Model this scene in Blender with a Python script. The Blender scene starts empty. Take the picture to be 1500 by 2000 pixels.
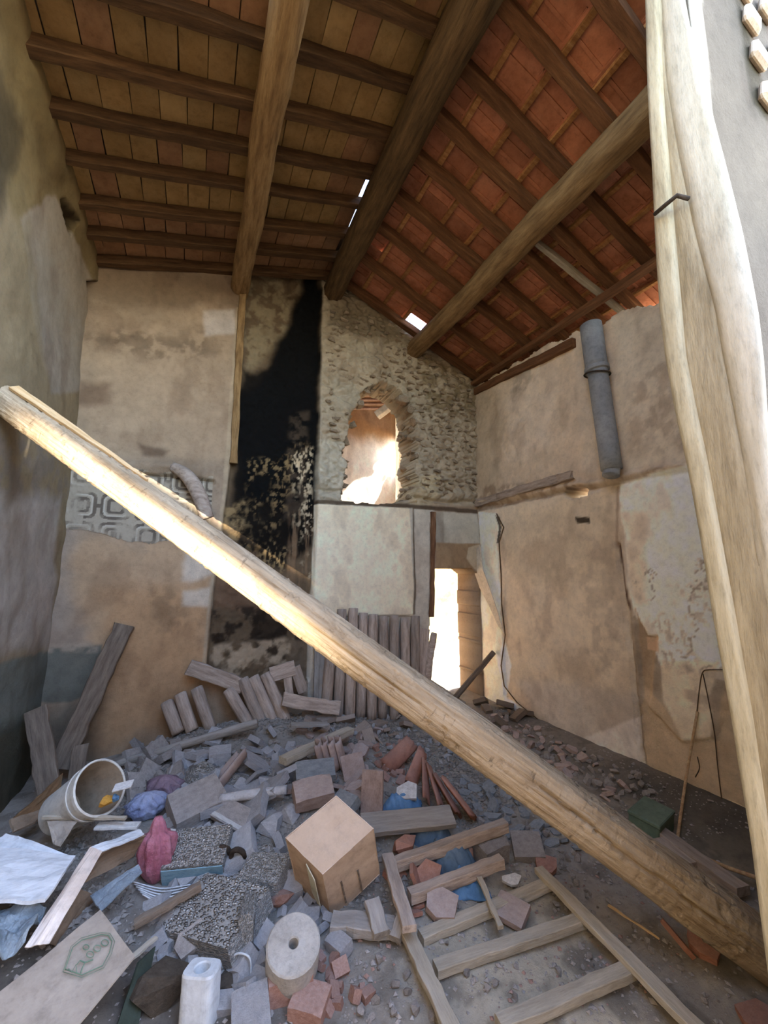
import bpy, bmesh, math, random
import numpy as np
from mathutils import Vector, Matrix, Euler
sc = bpy.context.scene
COL = sc.collection
rng = random.Random(7)
# ---------------------------------------------------------------- camera
F, YAW, PITCH, EYE = 789.0, math.radians(25.14), math.radians(8.41), 1.65
cd = bpy.data.cameras.new('camera')
cam = bpy.data.objects.new('camera', cd)
COL.objects.link(cam)
cam.location = (0, 0, EYE)
cam.rotation_euler = (math.pi/2+PITCH, 0, -YAW)
cd.sensor_fit = 'VERTICAL'
cd.sensor_height = 36.0
cd.lens = F/2000*36
cd.clip_start = 0.02
sc.camera = cam
# ---------------------------------------------------------------- sky, sun, lamps, exposure
w = bpy.data.worlds.new('sky')
sc.world = w
w.use_nodes = True
wn = w.node_tree.nodes
wn.clear()
sky = wn.new('ShaderNodeTexSky')
sky.sky_type = 'NISHITA'
sky.sun_disc = False
sky.sun_elevation = math.radians(40)
sky.sun_rotation = math.radians(100)
bg = wn.new('ShaderNodeBackground')
bg.inputs['Strength'].default_value = 0.8
wo = wn.new('ShaderNodeOutputWorld')
w.node_tree.links.new(sky.outputs[0], bg.inputs[0])
w.node_tree.links.new(bg.outputs[0], wo.inputs[0])

def lamp(name, kind, loc, aim, energy, color, **kw):
    ld = bpy.data.lights.new(name, kind)
    ld.energy = energy
    ld.color = color
    for k, v in kw.items():
        setattr(ld, k, v)
    o = bpy.data.objects.new(name, ld)
    COL.objects.link(o)
    o.location = loc
    o.rotation_euler = (Vector(aim)-Vector(loc)).to_track_quat('-Z', 'Y').to_euler()
    return o
lamp('sun', 'SUN', (8, 0, 9), (8-.75, -.14, 9-.66), 8.0, (1, .95, .87), angle=math.radians(.6))
LOGLAMP = (-.35, -2.6, .55)
lamp('low_sun_glint', 'SPOT', LOGLAMP, (-.38, 2.62, 2.12), 8500, (1, .90, .74), spot_size=math.radians(36), spot_blend=1.0, shadow_soft_size=.02)  # added spot; lights only the log through the slot behind the viewer
sc.view_settings.view_transform = 'Standard'
sc.view_settings.look = 'None'
sc.view_settings.gamma = 1.0
sc.view_settings.use_curve_mapping = False
sc.view_settings.exposure = 1.55
# ---------------------------------------------------------------- photo geometry: where a line of sight meets a plane of the room
_r = np.array([math.cos(YAW), -math.sin(YAW), 0])
_f = np.array([math.sin(YAW)*math.cos(PITCH), math.cos(YAW)*math.cos(PITCH), math.sin(PITCH)])
_u = np.cross(_r, _f)
OC = np.array([0, 0, EYE])
def ray(x, y): return _r*(x-750)/F + _u*(1000-y)/F + _f
def onz(x, y, z=0.): d = ray(x, y); return OC+d*(z-EYE)/d[2]
def onx(x, y, X): d = ray(x, y); return OC+d*X/d[0]
def ony(x, y, Y): d = ray(x, y); return OC+d*Y/d[1]
def mpp(p): return float(_f@(np.array(p)-OC))/F
XL, XR, YB = -1.06, 3.49, 4.40
SL, SR = math.tan(math.radians(15.03)), math.tan(math.radians(23.12))
RX, RZ = 1.36, 5.325
def zl(x): return 4.68+SL*(x+1.03)
def zr(x): return 5.33-SR*(x-1.33)
# ---------------------------------------------------------------- noise
def _h(i, j, s):
    n = (i*374761393+j*668265263+s*1442695041) & 0xffffffff
    n = ((n ^ (n >> 13))*1274126177) & 0xffffffff
    return ((n ^ (n >> 16)) & 0xffff)/65535.0
def vnoise(x, y, s=0):
    x = np.asarray(x, float); y = np.asarray(y, float)
    i = np.floor(x).astype(np.int64); j = np.floor(y).astype(np.int64)
    u = x-i; v = y-j
    u = u*u*(3-2*u); v = v*v*(3-2*v)
    return (_h(i, j, s)*(1-u)+_h(i+1, j, s)*u)*(1-v)+(_h(i, j+1, s)*(1-u)+_h(i+1, j+1, s)*u)*v
def fbm(x, y, sc_=1., o=4, s=0):
    t = 0; a = .5; n = 0
    for k in range(o):
        t = t+a*vnoise(np.asarray(x)*sc_, np.asarray(y)*sc_, s+k*17); n += a; a *= .5; sc_ *= 2.03
    return t/n
def sstep(a, b, x):
    t = np.clip((x-a)/(b-a), 0, 1); return t*t*(3-2*t)
def polysd(px, py, poly):
    """signed distance to a polygon, positive inside"""
    d = np.full(px.shape, 1e9); ins = np.zeros(px.shape, bool); n = len(poly)
    for k in range(n):
        x0, y0 = poly[k]; x1, y1 = poly[(k+1) % n]
        ex, ey = x1-x0, y1-y0
        t = np.clip(((px-x0)*ex+(py-y0)*ey)/(ex*ex+ey*ey+1e-12), 0, 1)
        d = np.minimum(d, np.hypot(px-x0-t*ex, py-y0-t*ey))
        c = ((y0 > py) != (y1 > py)) & (px < (x1-x0)*(py-y0)/(y1-y0+1e-12)+x0)
        ins ^= c
    return np.where(ins, d, -d)
def hexc(h):
    c = [int(h[i:i+2], 16)/255 for i in (0, 2, 4)]
    return [x/12.92 if x < .04045 else ((x+.055)/1.055)**2.4 for x in c]
# ---------------------------------------------------------------- materials
MATS = {}
def _nodes(name):
    m = bpy.data.materials.new(name); m.use_nodes = True
    nt = m.node_tree; nt.nodes.clear()
    out = nt.nodes.new('ShaderNodeOutputMaterial'); b = nt.nodes.new('ShaderNodeBsdfPrincipled')
    nt.links.new(b.outputs[0], out.inputs[0])
    MATS[name] = m
    return m, nt, b
def mixc(nt, fac, a, b, mode='MIX'):
    n = nt.nodes.new('ShaderNodeMix'); n.data_type = 'RGBA'; n.blend_type = mode
    for s, v in ((0, fac), (6, a), (7, b)):
        if hasattr(v, 'is_linked') or hasattr(v, 'links'): nt.links.new(v, n.inputs[s])
        elif s == 0: n.inputs[0].default_value = v
        else: n.inputs[s].default_value = (*v, 1)
    return n.outputs[2]
def ramp(nt, fac, stops):
    n = nt.nodes.new('ShaderNodeValToRGB')
    e = n.color_ramp.elements
    while len(e) < len(stops): e.new(.5)
    for k, (p, c) in enumerate(stops):
        e[k].position = p; e[k].color = (*(hexc(c) if isinstance(c, str) else (c, c, c)), 1)
    nt.links.new(fac, n.inputs[0])
    return n.outputs[0]
def noise(nt, co, scale, detail=4, rough=.6):
    n = nt.nodes.new('ShaderNodeTexNoise')
    n.inputs['Scale'].default_value = scale; n.inputs['Detail'].default_value = detail; n.inputs['Roughness'].default_value = rough
    nt.links.new(co, n.inputs['Vector'])
    return n.outputs[0]
def mapping(nt, scale, which='Object'):
    tc = nt.nodes.new('ShaderNodeTexCoord'); mp = nt.nodes.new('ShaderNodeMapping')
    mp.inputs['Scale'].default_value = scale
    nt.links.new(tc.outputs[which], mp.inputs[0])
    oi = nt.nodes.new('ShaderNodeObjectInfo')
    ad = nt.nodes.new('ShaderNodeVectorMath'); ad.operation = 'MULTIPLY_ADD'
    cb = nt.nodes.new('ShaderNodeCombineXYZ')
    for k in range(3): nt.links.new(oi.outputs['Random'], cb.inputs[k])
    nt.links.new(cb.outputs[0], ad.inputs[0]); ad.inputs[1].default_value = (31, 17, 47)
    nt.links.new(mp.outputs[0], ad.inputs[2])
    return ad.outputs[0], oi
def bump(nt, b, h, strength, dist=.02):
    n = nt.nodes.new('ShaderNodeBump'); n.inputs['Strength'].default_value = strength; n.inputs['Distance'].default_value = dist
    nt.links.new(h, n.inputs['Height']); nt.links.new(n.outputs[0], b.inputs['Normal'])
def mat(name, stops, scale=6, stretch=(1, 1, 1), bmp=.4, bscale=None, rough=.9, vary=.25, dust=0., dustc='8f8a84', spec=.25, grit=.28, cells=0, cellc=('5d5a55', 'c9c6be')):
    m, nt, b = _nodes(name)
    co, oi = mapping(nt, stretch)
    n1 = noise(nt, co, scale, 6)
    c = ramp(nt, n1, stops)
    h = noise(nt, co, bscale or scale*3, 8, .7)
    if cells:                                             # pebbles set in concrete
        v = nt.nodes.new('ShaderNodeTexVoronoi'); v.inputs['Scale'].default_value = cells
        nt.links.new(co, v.inputs['Vector'])
        sep = nt.nodes.new('ShaderNodeSeparateColor'); nt.links.new(v.outputs['Color'], sep.inputs[0])
        cc = ramp(nt, sep.outputs[0], [(0, cellc[0]), (.55, 'aaa7a2'), (1, cellc[1])])
        k = ramp(nt, v.outputs['Distance'], [(.25, 1.), (.6, 0.)])
        c = mixc(nt, k, c, cc)
        h = k
    if bmp:
        c = mixc(nt, 1., c, ramp(nt, noise(nt, co, scale*5, 7, .75), [(.30, 1-grit), (.5, 1.), (.72, 1+grit*.5)]), 'MULTIPLY')
    if vary:
        mr = nt.nodes.new('ShaderNodeMapRange'); nt.links.new(oi.outputs['Random'], mr.inputs[0])
        mr.inputs[3].default_value = 1-vary; mr.inputs[4].default_value = 1+vary*.7
        hs = nt.nodes.new('ShaderNodeHueSaturation'); nt.links.new(c, hs.inputs['Color']); nt.links.new(mr.outputs[0], hs.inputs['Value'])
        c = hs.outputs[0]
    if dust:                                              # dust settled on upward faces
        g = nt.nodes.new('ShaderNodeNewGeometry'); sx = nt.nodes.new('ShaderNodeSeparateXYZ'); nt.links.new(g.outputs['Normal'], sx.inputs[0])
        ma = nt.nodes.new('ShaderNodeMath'); ma.operation = 'MULTIPLY'
        nt.links.new(ramp(nt, sx.outputs[2], [(.25, 0.), (.85, 1.)]), ma.inputs[0])
        nt.links.new(ramp(nt, noise(nt, co, scale*1.7, 5), [(.3, dust), (.75, dust*.35)]), ma.inputs[1])
        c = mixc(nt, ma.outputs[0], c, hexc(dustc))
    nt.links.new(c, b.inputs['Base Color'])
    b.inputs['Roughness'].default_value = rough
    b.inputs['Specular IOR Level'].default_value = spec
    if bmp: bump(nt, b, h, bmp)
    return m
def wallmat(name, bmp=.55, fine=60, amount=.2):
    m, nt, b = _nodes(name)
    at = nt.nodes.new('ShaderNodeVertexColor'); at.layer_name = 'Col'
    tc = nt.nodes.new('ShaderNodeTexCoord')
    n1 = noise(nt, tc.outputs['Object'], 26, 9, .75)
    f1 = ramp(nt, n1, [(.25, 1-amount), (.5, 1.), (.72, 1+amount*.3)])
    c = mixc(nt, 1., at.outputs[0], f1, 'MULTIPLY')
    sp = ramp(nt, noise(nt, tc.outputs['Object'], 90, 3, .6), [(.28, .8), (.36, 1.)])
    c = mixc(nt, .8, c, sp, 'MULTIPLY')
    nt.links.new(c, b.inputs['Base Color'])
    b.inputs['Roughness'].default_value = .93
    b.inputs['Specular IOR Level'].default_value = .15
    bump(nt, b, noise(nt, tc.outputs['Object'], fine, 8, .75), bmp, .012)
    return m
WALL = wallmat('plaster_wall')
GROUND = wallmat('dusty_ground', .8, 70, .35)
PAPER = wallmat('printed_wall_border', .2, 60, .2)
LOGW = mat('rough_log', [(.25, '5c452c'), (.5, '8a6d49'), (.8, 'ab8d63')], 4, (1, 7, 7), .6, 9, vary=.12)
def hewn():
    m, nt, b = _nodes('hewn_fallen_log')
    co, oi = mapping(nt, (1, 6, 6))
    c = ramp(nt, noise(nt, co, 3, 6), [(.25, '8c765c'), (.5, 'b39d80'), (.8, 'cdb99c')])
    g2, _ = mapping(nt, (1.2, 22, 22)); gr = noise(nt, g2, 3, 5)
    c = mixc(nt, .75, c, ramp(nt, gr, [(.32, .62), (.5, 1.)]), 'MULTIPLY')
    g3, _ = mapping(nt, (22, 9, 9)); ad = noise(nt, g3, 1.6, 4, .55)
    c = mixc(nt, .8, c, ramp(nt, ad, [(.27, .35), (.36, 1.)]), 'MULTIPLY')
    nt.links.new(c, b.inputs['Base Color']); b.inputs['Roughness'].default_value = .9; b.inputs['Specular IOR Level'].default_value = .15
    h = mixc(nt, .5, gr, ad); bump(nt, b, h, .9, .025)
    return m
FALLEN = hewn()
RIDGEW = mat('dark_ridge_log', [(.25, '3a2c1c'), (.5, '5d482f'), (.8, '7b6141')], 4, (1, 7, 7), .6, 9, vary=.1)
RAFTW = mat('dark_rafter', [(.25, '3b2a1b'), (.55, '5b422b'), (.85, '785a3c')], 4, (1, 8, 8), .5, 9, vary=.25)
RAFTR = mat('reddish_rafter', [(.25, '4e3421'), (.55, '704c32'), (.85, '8d6847')], 4, (1, 8, 8), .5, 9, vary=.2)
LATHW = mat('pale_lath', [(.25, '8a5c38'), (.55, 'a97a4d'), (.85, 'c39a6b')], 5, (8, 1, 8), .4, 9, vary=.2)
PIAN = mat('ochre_roof_tile', [(.2, '7d6038'), (.5, '9b7b4e'), (.85, 'b09263')], 3, (1, 1, 1), .25, 30, vary=.2)
PIANR = mat('rosy_roof_tile', [(.2, '7d5840'), (.5, '97704f'), (.85, 'ab8664')], 3, (1, 1, 1), .25, 30, vary=.2)
TERRA = mat('red_roof_tile', [(.2, '8f5a40'), (.5, 'b17457'), (.85, 'c58b6d')], 4, (1, 1, 1), .25, 30, vary=.25)
SHEET = mat('roof_underlay', [(.3, '4a4038'), (.7, '6a5c4e')], 5)
OLDW = mat('weathered_wood', [(.25, '7d6d61'), (.5, 'b09d8d'), (.8, 'cbbbad')], 4, (1, 8, 8), .5, 9, vary=.22, dust=.35, dustc='aaa4a0')
PALEW = mat('pale_sawn_wood', [(.25, '918573'), (.5, 'b0a592'), (.8, 'c8bdac')], 4, (1, 9, 9), .35, 9, vary=.12, dust=.4, dustc='b5ab9d')
FRESH = mat('fresh_split_wood', [(.25, 'c49a66'), (.5, 'dcb888'), (.8, 'ecd2a8')], 4, (1, 12, 12), .4, 9, vary=0)
JAMB = mat('whitewashed_jamb', [(.2, '938669'), (.5, 'b7ab8d'), (.8, 'c8bfa4')], 3, (6, 6, 1), .35, 8, vary=0)
DARKC = mat('dark_crack', [(.3, '4a3a2b'), (.7, '6b5642')], 6, vary=0)
WHITEP0 = mat('pale_torn_plaster', [(.3, 'c9bda8'), (.7, 'dfd5c3')], 6, bmp=.3, vary=0)
STONE = mat('wall_stone', [(.25, '7d6c54'), (.5, 'a2907a'), (.8, 'b9a890')], 9, bmp=.6, vary=.2)
IRON = mat('rusty_iron', [(.3, '2b2620'), (.7, '51443a')], 20, bmp=.4, vary=0)
PIPE = mat('grey_flue_pipe', [(.3, '7f8183'), (.7, '9c9d9c')], 5, bmp=.1, rough=.7, vary=0)
BRICKW = mat('pale_brick', [(.3, 'b49c85'), (.7, 'd8c9b2')], 9, bmp=.4, vary=.15)
# ---------------------------------------------------------------- object helpers
def tag(o, label=None, cat=None, group=None, kind=None):
    for k, v in (('label', label), ('category', cat), ('group', group), ('kind', kind)):
        if v: o[k] = v
    return o
def link(name, me, m=None, parent=None, mtx=None):
    o = bpy.data.objects.new(name, me)
    COL.objects.link(o)
    if m is not None and len(me.materials) == 0: me.materials.append(m)
    if mtx is not None: o.matrix_world = mtx
    if parent is not None: o.parent = parent
    return o
def empty(name, loc=(0, 0, 0), rot=(0, 0, 0)):
    o = bpy.data.objects.new(name, None); COL.objects.link(o)
    o.empty_display_size = .05; o.location = loc; o.rotation_euler = rot
    return o
def mesh(name, v, f, smooth=False):
    me = bpy.data.meshes.new(name); me.from_pydata([tuple(p) for p in v], [], f); me.update()
    if smooth: me.polygons.foreach_set('use_smooth', [True]*len(me.polygons))
    return me
def tube_mesh(name, L, rad, nl=24, nr=14, rough=.03, seed=0, square=0., bend=0., wid=1., cap=True):
    """a rod along +X from 0 to L; rad(t) radius; square pushes the section towards a box"""
    rs = np.random.RandomState(seed); v = []; f = []
    for i in range(nl+1):
        t = i/nl; r = rad(t) if callable(rad) else rad
        ox = (fbm(t*3+seed, .5, 1, 3, seed)-.5)*bend; oz = (fbm(t*3+seed, 7.5, 1, 3, seed+5)-.5)*bend
        for k in range(nr):
            a = 2*math.pi*(k+.5)/nr; c, s = math.cos(a), math.sin(a)
            q = 1/max(abs(c), abs(s)); q = 1+(q-1)*square
            n = 1+rough*(2*fbm(t*L*6+seed*3, a*1.2, 1, 3, seed+k % 3)-1)*2
            v.append((t*L, ox+r*c*q*n*wid, oz+r*s*q*n))
    for i in range(nl):
        for k in range(nr):
            a = i*nr+k; b = i*nr+(k+1) % nr
            f.append((a, b, b+nr, a+nr))
    if cap: f += [tuple(range(nr))[::-1], tuple(range(nl*nr, nl*nr+nr))]
    return mesh(name, v, f, True)
def frame(p0, p1, up=(0, 0, 1)):
    x = (Vector(p1)-Vector(p0)).normalized(); z = Vector(up); y = z.cross(x).normalized(); z = x.cross(y)
    return Matrix(((x.x, y.x, z.x, p0[0]), (x.y, y.y, z.y, p0[1]), (x.z, y.z, z.z, p0[2]), (0, 0, 0, 1)))
def plank_mesh(name, L, W, T, n=8, jit=.004, seed=0, taper=0., warp=0., chip=0.):
    """a board along +X, width in Y, thickness in Z, with worn edges"""
    r = random.Random(seed); v = []; f = []
    prof = [(-.5, -.42), (-.46, -.5), (.46, -.5), (.5, -.42), (.5, .42), (.46, .5), (-.46, .5), (-.5, .42)]
    m = len(prof)
    for i in range(n+1):
        t = i/n; ww = W*(1-taper*t); wz = warp*math.sin(t*math.pi)
        e = (r.uniform(-1, 1), r.uniform(-1, 1), r.uniform(-1, 1), r.uniform(-1, 1))
        for k, (a, b) in enumerate(prof):
            jx = 0
            if i in (0, n): jx = r.uniform(-chip, chip)
            v.append((t*L+jx, a*ww+jit*(e[0] if a > 0 else e[1]), b*T+wz+jit*.5*(e[2] if b > 0 else e[3])))
    for i in range(n):
        for k in range(m):
            a = i*m+k; b = i*m+(k+1) % m
            f.append((a, b, b+m, a+m))
    f += [tuple(range(m))[::-1], tuple(range(n*m, n*m+m))]
    return mesh(name, v, f)
def plank(name, p0, p1, W, T, m, up=(0, 0, 1), parent=None, **kw):
    L = (Vector(p1)-Vector(p0)).length
    return link(name, plank_mesh(name, L, W, T, seed=rng.randrange(9999), **kw), m, parent, frame(p0, p1, up))
def pole(name, p0, p1, r, m, parent=None, up=(0, 0, 1), **kw):
    L = (Vector(p1)-Vector(p0)).length
    return link(name, tube_mesh(name, L, r, seed=rng.randrange(999), **kw), m, parent, frame(p0, p1, up))
def box_mesh(name, sx, sy, sz, bev=.004):
    bm = bmesh.new(); bmesh.ops.create_cube(bm, size=1)
    bmesh.ops.scale(bm, vec=(sx, sy, sz), verts=bm.verts)
    if bev: bmesh.ops.bevel(bm, geom=bm.edges[:], offset=bev, segments=1, affect='EDGES')
    me = bpy.data.meshes.new(name); bm.to_mesh(me); bm.free()
    return me
def hull(name, pts, bev=0):
    bm = bmesh.new()
    for p in pts: bm.verts.new(p)
    ex = bmesh.ops.convex_hull(bm, input=bm.verts[:])
    bmesh.ops.delete(bm, geom=[g for g in ex['geom_interior'] if isinstance(g, bmesh.types.BMVert)], context='VERTS')
    me = bpy.data.meshes.new(name); bm.to_mesh(me); bm.free(); return me
def rock(name, seed, n=14, flat=1.):
    r = random.Random(seed); pts = []
    for k in range(n):
        v = Vector((r.gauss(0, 1), r.gauss(0, 1), r.gauss(0, 1))).normalized()*r.uniform(.42, .55)
        pts.append((v.x, v.y, v.z*flat))
    return hull(name, pts)
# ---------------------------------------------------------------- the walls
def wall(name, org, ud, vd, nrm, u0, u1, v0, v1, step, keep, paint, disp, thick, m):
    """a wall as a fine grid; keep(U,V) cuts holes, paint gives each point its own colour, disp its relief; the rim goes thick deep"""
    nu = int((u1-u0)/step)+1; nv = int((v1-v0)/step)+1
    U, V = np.meshgrid(np.linspace(u0, u1, nu), np.linspace(v0, v1, nv), indexing='ij')
    jit = step*.25
    K = keep(U, V)
    D = disp(U, V)
    C = paint(U, V)
    org, ud, vd, nn = (np.array(a, float) for a in (org, ud, vd, nrm))
    P = org+U[..., None]*ud+V[..., None]*vd+D[..., None]*nn
    idx = -np.ones(U.shape, int)
    q = K[:-1, :-1] & K[1:, :-1] & K[:-1, 1:] & K[1:, 1:]
    used = np.zeros(U.shape, bool)
    used[:-1, :-1] |= q; used[1:, :-1] |= q; used[:-1, 1:] |= q; used[1:, 1:] |= q
    idx[used] = np.arange(used.sum())
    a, b, c, d = idx[:-1, :-1][q], idx[1:, :-1][q], idx[1:, 1:][q], idx[:-1, 1:][q]
    fl = np.stack([a, b, c, d], 1)
    if np.dot(np.cross(ud, vd), nn) < 0: fl = fl[:, ::-1]
    me = bpy.data.meshes.new(name)
    me.from_pydata(P[used].tolist(), [], fl.tolist())
    ca = me.color_attributes.new('Col', 'FLOAT_COLOR', 'POINT')
    ca.data.foreach_set('color', np.concatenate([C[used], np.ones((used.sum(), 1))], 1).astype(np.float32).ravel())
    bm = bmesh.new(); bm.from_mesh(me)
    be = [e for e in bm.edges if e.is_boundary]
    ex = bmesh.ops.extrude_edge_only(bm, edges=be)
    for x in ex['geom']:
        if isinstance(x, bmesh.types.BMVert):
            x.co = x.co-Vector(nn)*thick
    bm.to_mesh(me); bm.free()
    me.polygons.foreach_set('use_smooth', [True]*len(me.polygons))
    return tag(link(name, me, m), kind='structure')
def painter(base, layers, conv, sat=.9):
    """layers: (poly in photo pixels, colour, softness in metres, raggedness, opacity)"""
    def f(U, V):
        C = np.zeros(U.shape+(3,)); C[:] = hexc(base)
        blot = fbm(U, V, 2.2, 5, 3)
        C *= (.82+.36*blot)[..., None]
        m1 = fbm(U, V, 6, 6, 91); m2 = fbm(U*1.2, V, 17, 5, 92); m3 = sstep(.5, .68, fbm(U, V*.6, 4.5, 5, 93))
        N1 = fbm(U, V, 4, 5, 11)-.5; N2 = fbm(U, V, 4, 5, 29)-.5
        for L in layers:
            poly, col, soft, rag, op = L[:5]
            mode = L[5] if len(L) > 5 else ''
            pp = [conv(*p) for p in poly]
            xs = [p[0] for p in pp]; ys = [p[1] for p in pp]; mg = soft+rag+.02
            bx = (U > min(xs)-mg) & (U < max(xs)+mg) & (V > min(ys)-mg) & (V < max(ys)+mg)
            if not bx.any(): continue
            u, v = U[bx], V[bx]
            sd = polysd(u+N1[bx]*rag*2.4, v+N2[bx]*rag*2.4, pp)
            k = sstep(-soft, soft, sd)*op
            if mode == 'mottle': k = k*sstep(.38, .58, fbm(u, v, 11, 5, 5))
            if mode == 'fleck': k = k*sstep(.50, .62, fbm(u*1.3, v*.8, 30, 5, 8))*sstep(.35, .6, fbm(u, v, 5, 4, 18))
            if mode == 'streak': k = k*sstep(.42, .6, fbm(u*1.0, v*.12, 22, 4, 8))
            if mode == 'hstreak': k = k*sstep(.42, .6, fbm(u*.2, v, 12, 4, 9))
            if mode == 'veins': k = k*(1-sstep(.006, .022, np.abs(fbm(u, v, 4.5, 4, 55)-.5)))
            cc = np.array(hexc(col))
            C[bx] = C[bx]*(1-k[..., None])+cc*k[..., None]
        C *= ((.95+.32*m1)*(.94+.24*m2))[..., None]
        C = C*(1-m3[..., None]*np.array([.17, .20, .22]))
        g = C@np.array([.3, .55, .15]); C = g[..., None]+(C-g[..., None])*sat
        return np.clip(C, .004, .95)
    return f
cB = lambda x, y: tuple(ony(x, y, YB)[[0, 2]])
cR = lambda x, y: tuple(onx(x, y, XR)[[1, 2]])
cL = lambda x, y: tuple(onx(x, y, XL)[[1, 2]])
HOLE = [cB(*p) for p in [(742, 748), (772, 752), (797, 782), (814, 820), (806, 850), (818, 880), (808, 915), (815, 950), (800, 978), (760, 984), (700, 980), (668, 972), (672, 940), (683, 905), (671, 880), (682, 840), (694, 792), (712, 762)]]
DOOR = [cB(*p) for p in [(846, 1110), (921, 1112)]]+[(3.44, 1.62), (3.44, -.3)]+[cB(*p) for p in [(835, 1420), (840, 1195), (848, 1192)]]
CHIM = [cB(*p) for p in [(483, 480), (622, 480), (628, 560), (622, 985), (605, 1330), (400, 1330), (412, 1180), (440, 980), (462, 800)]]
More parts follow.
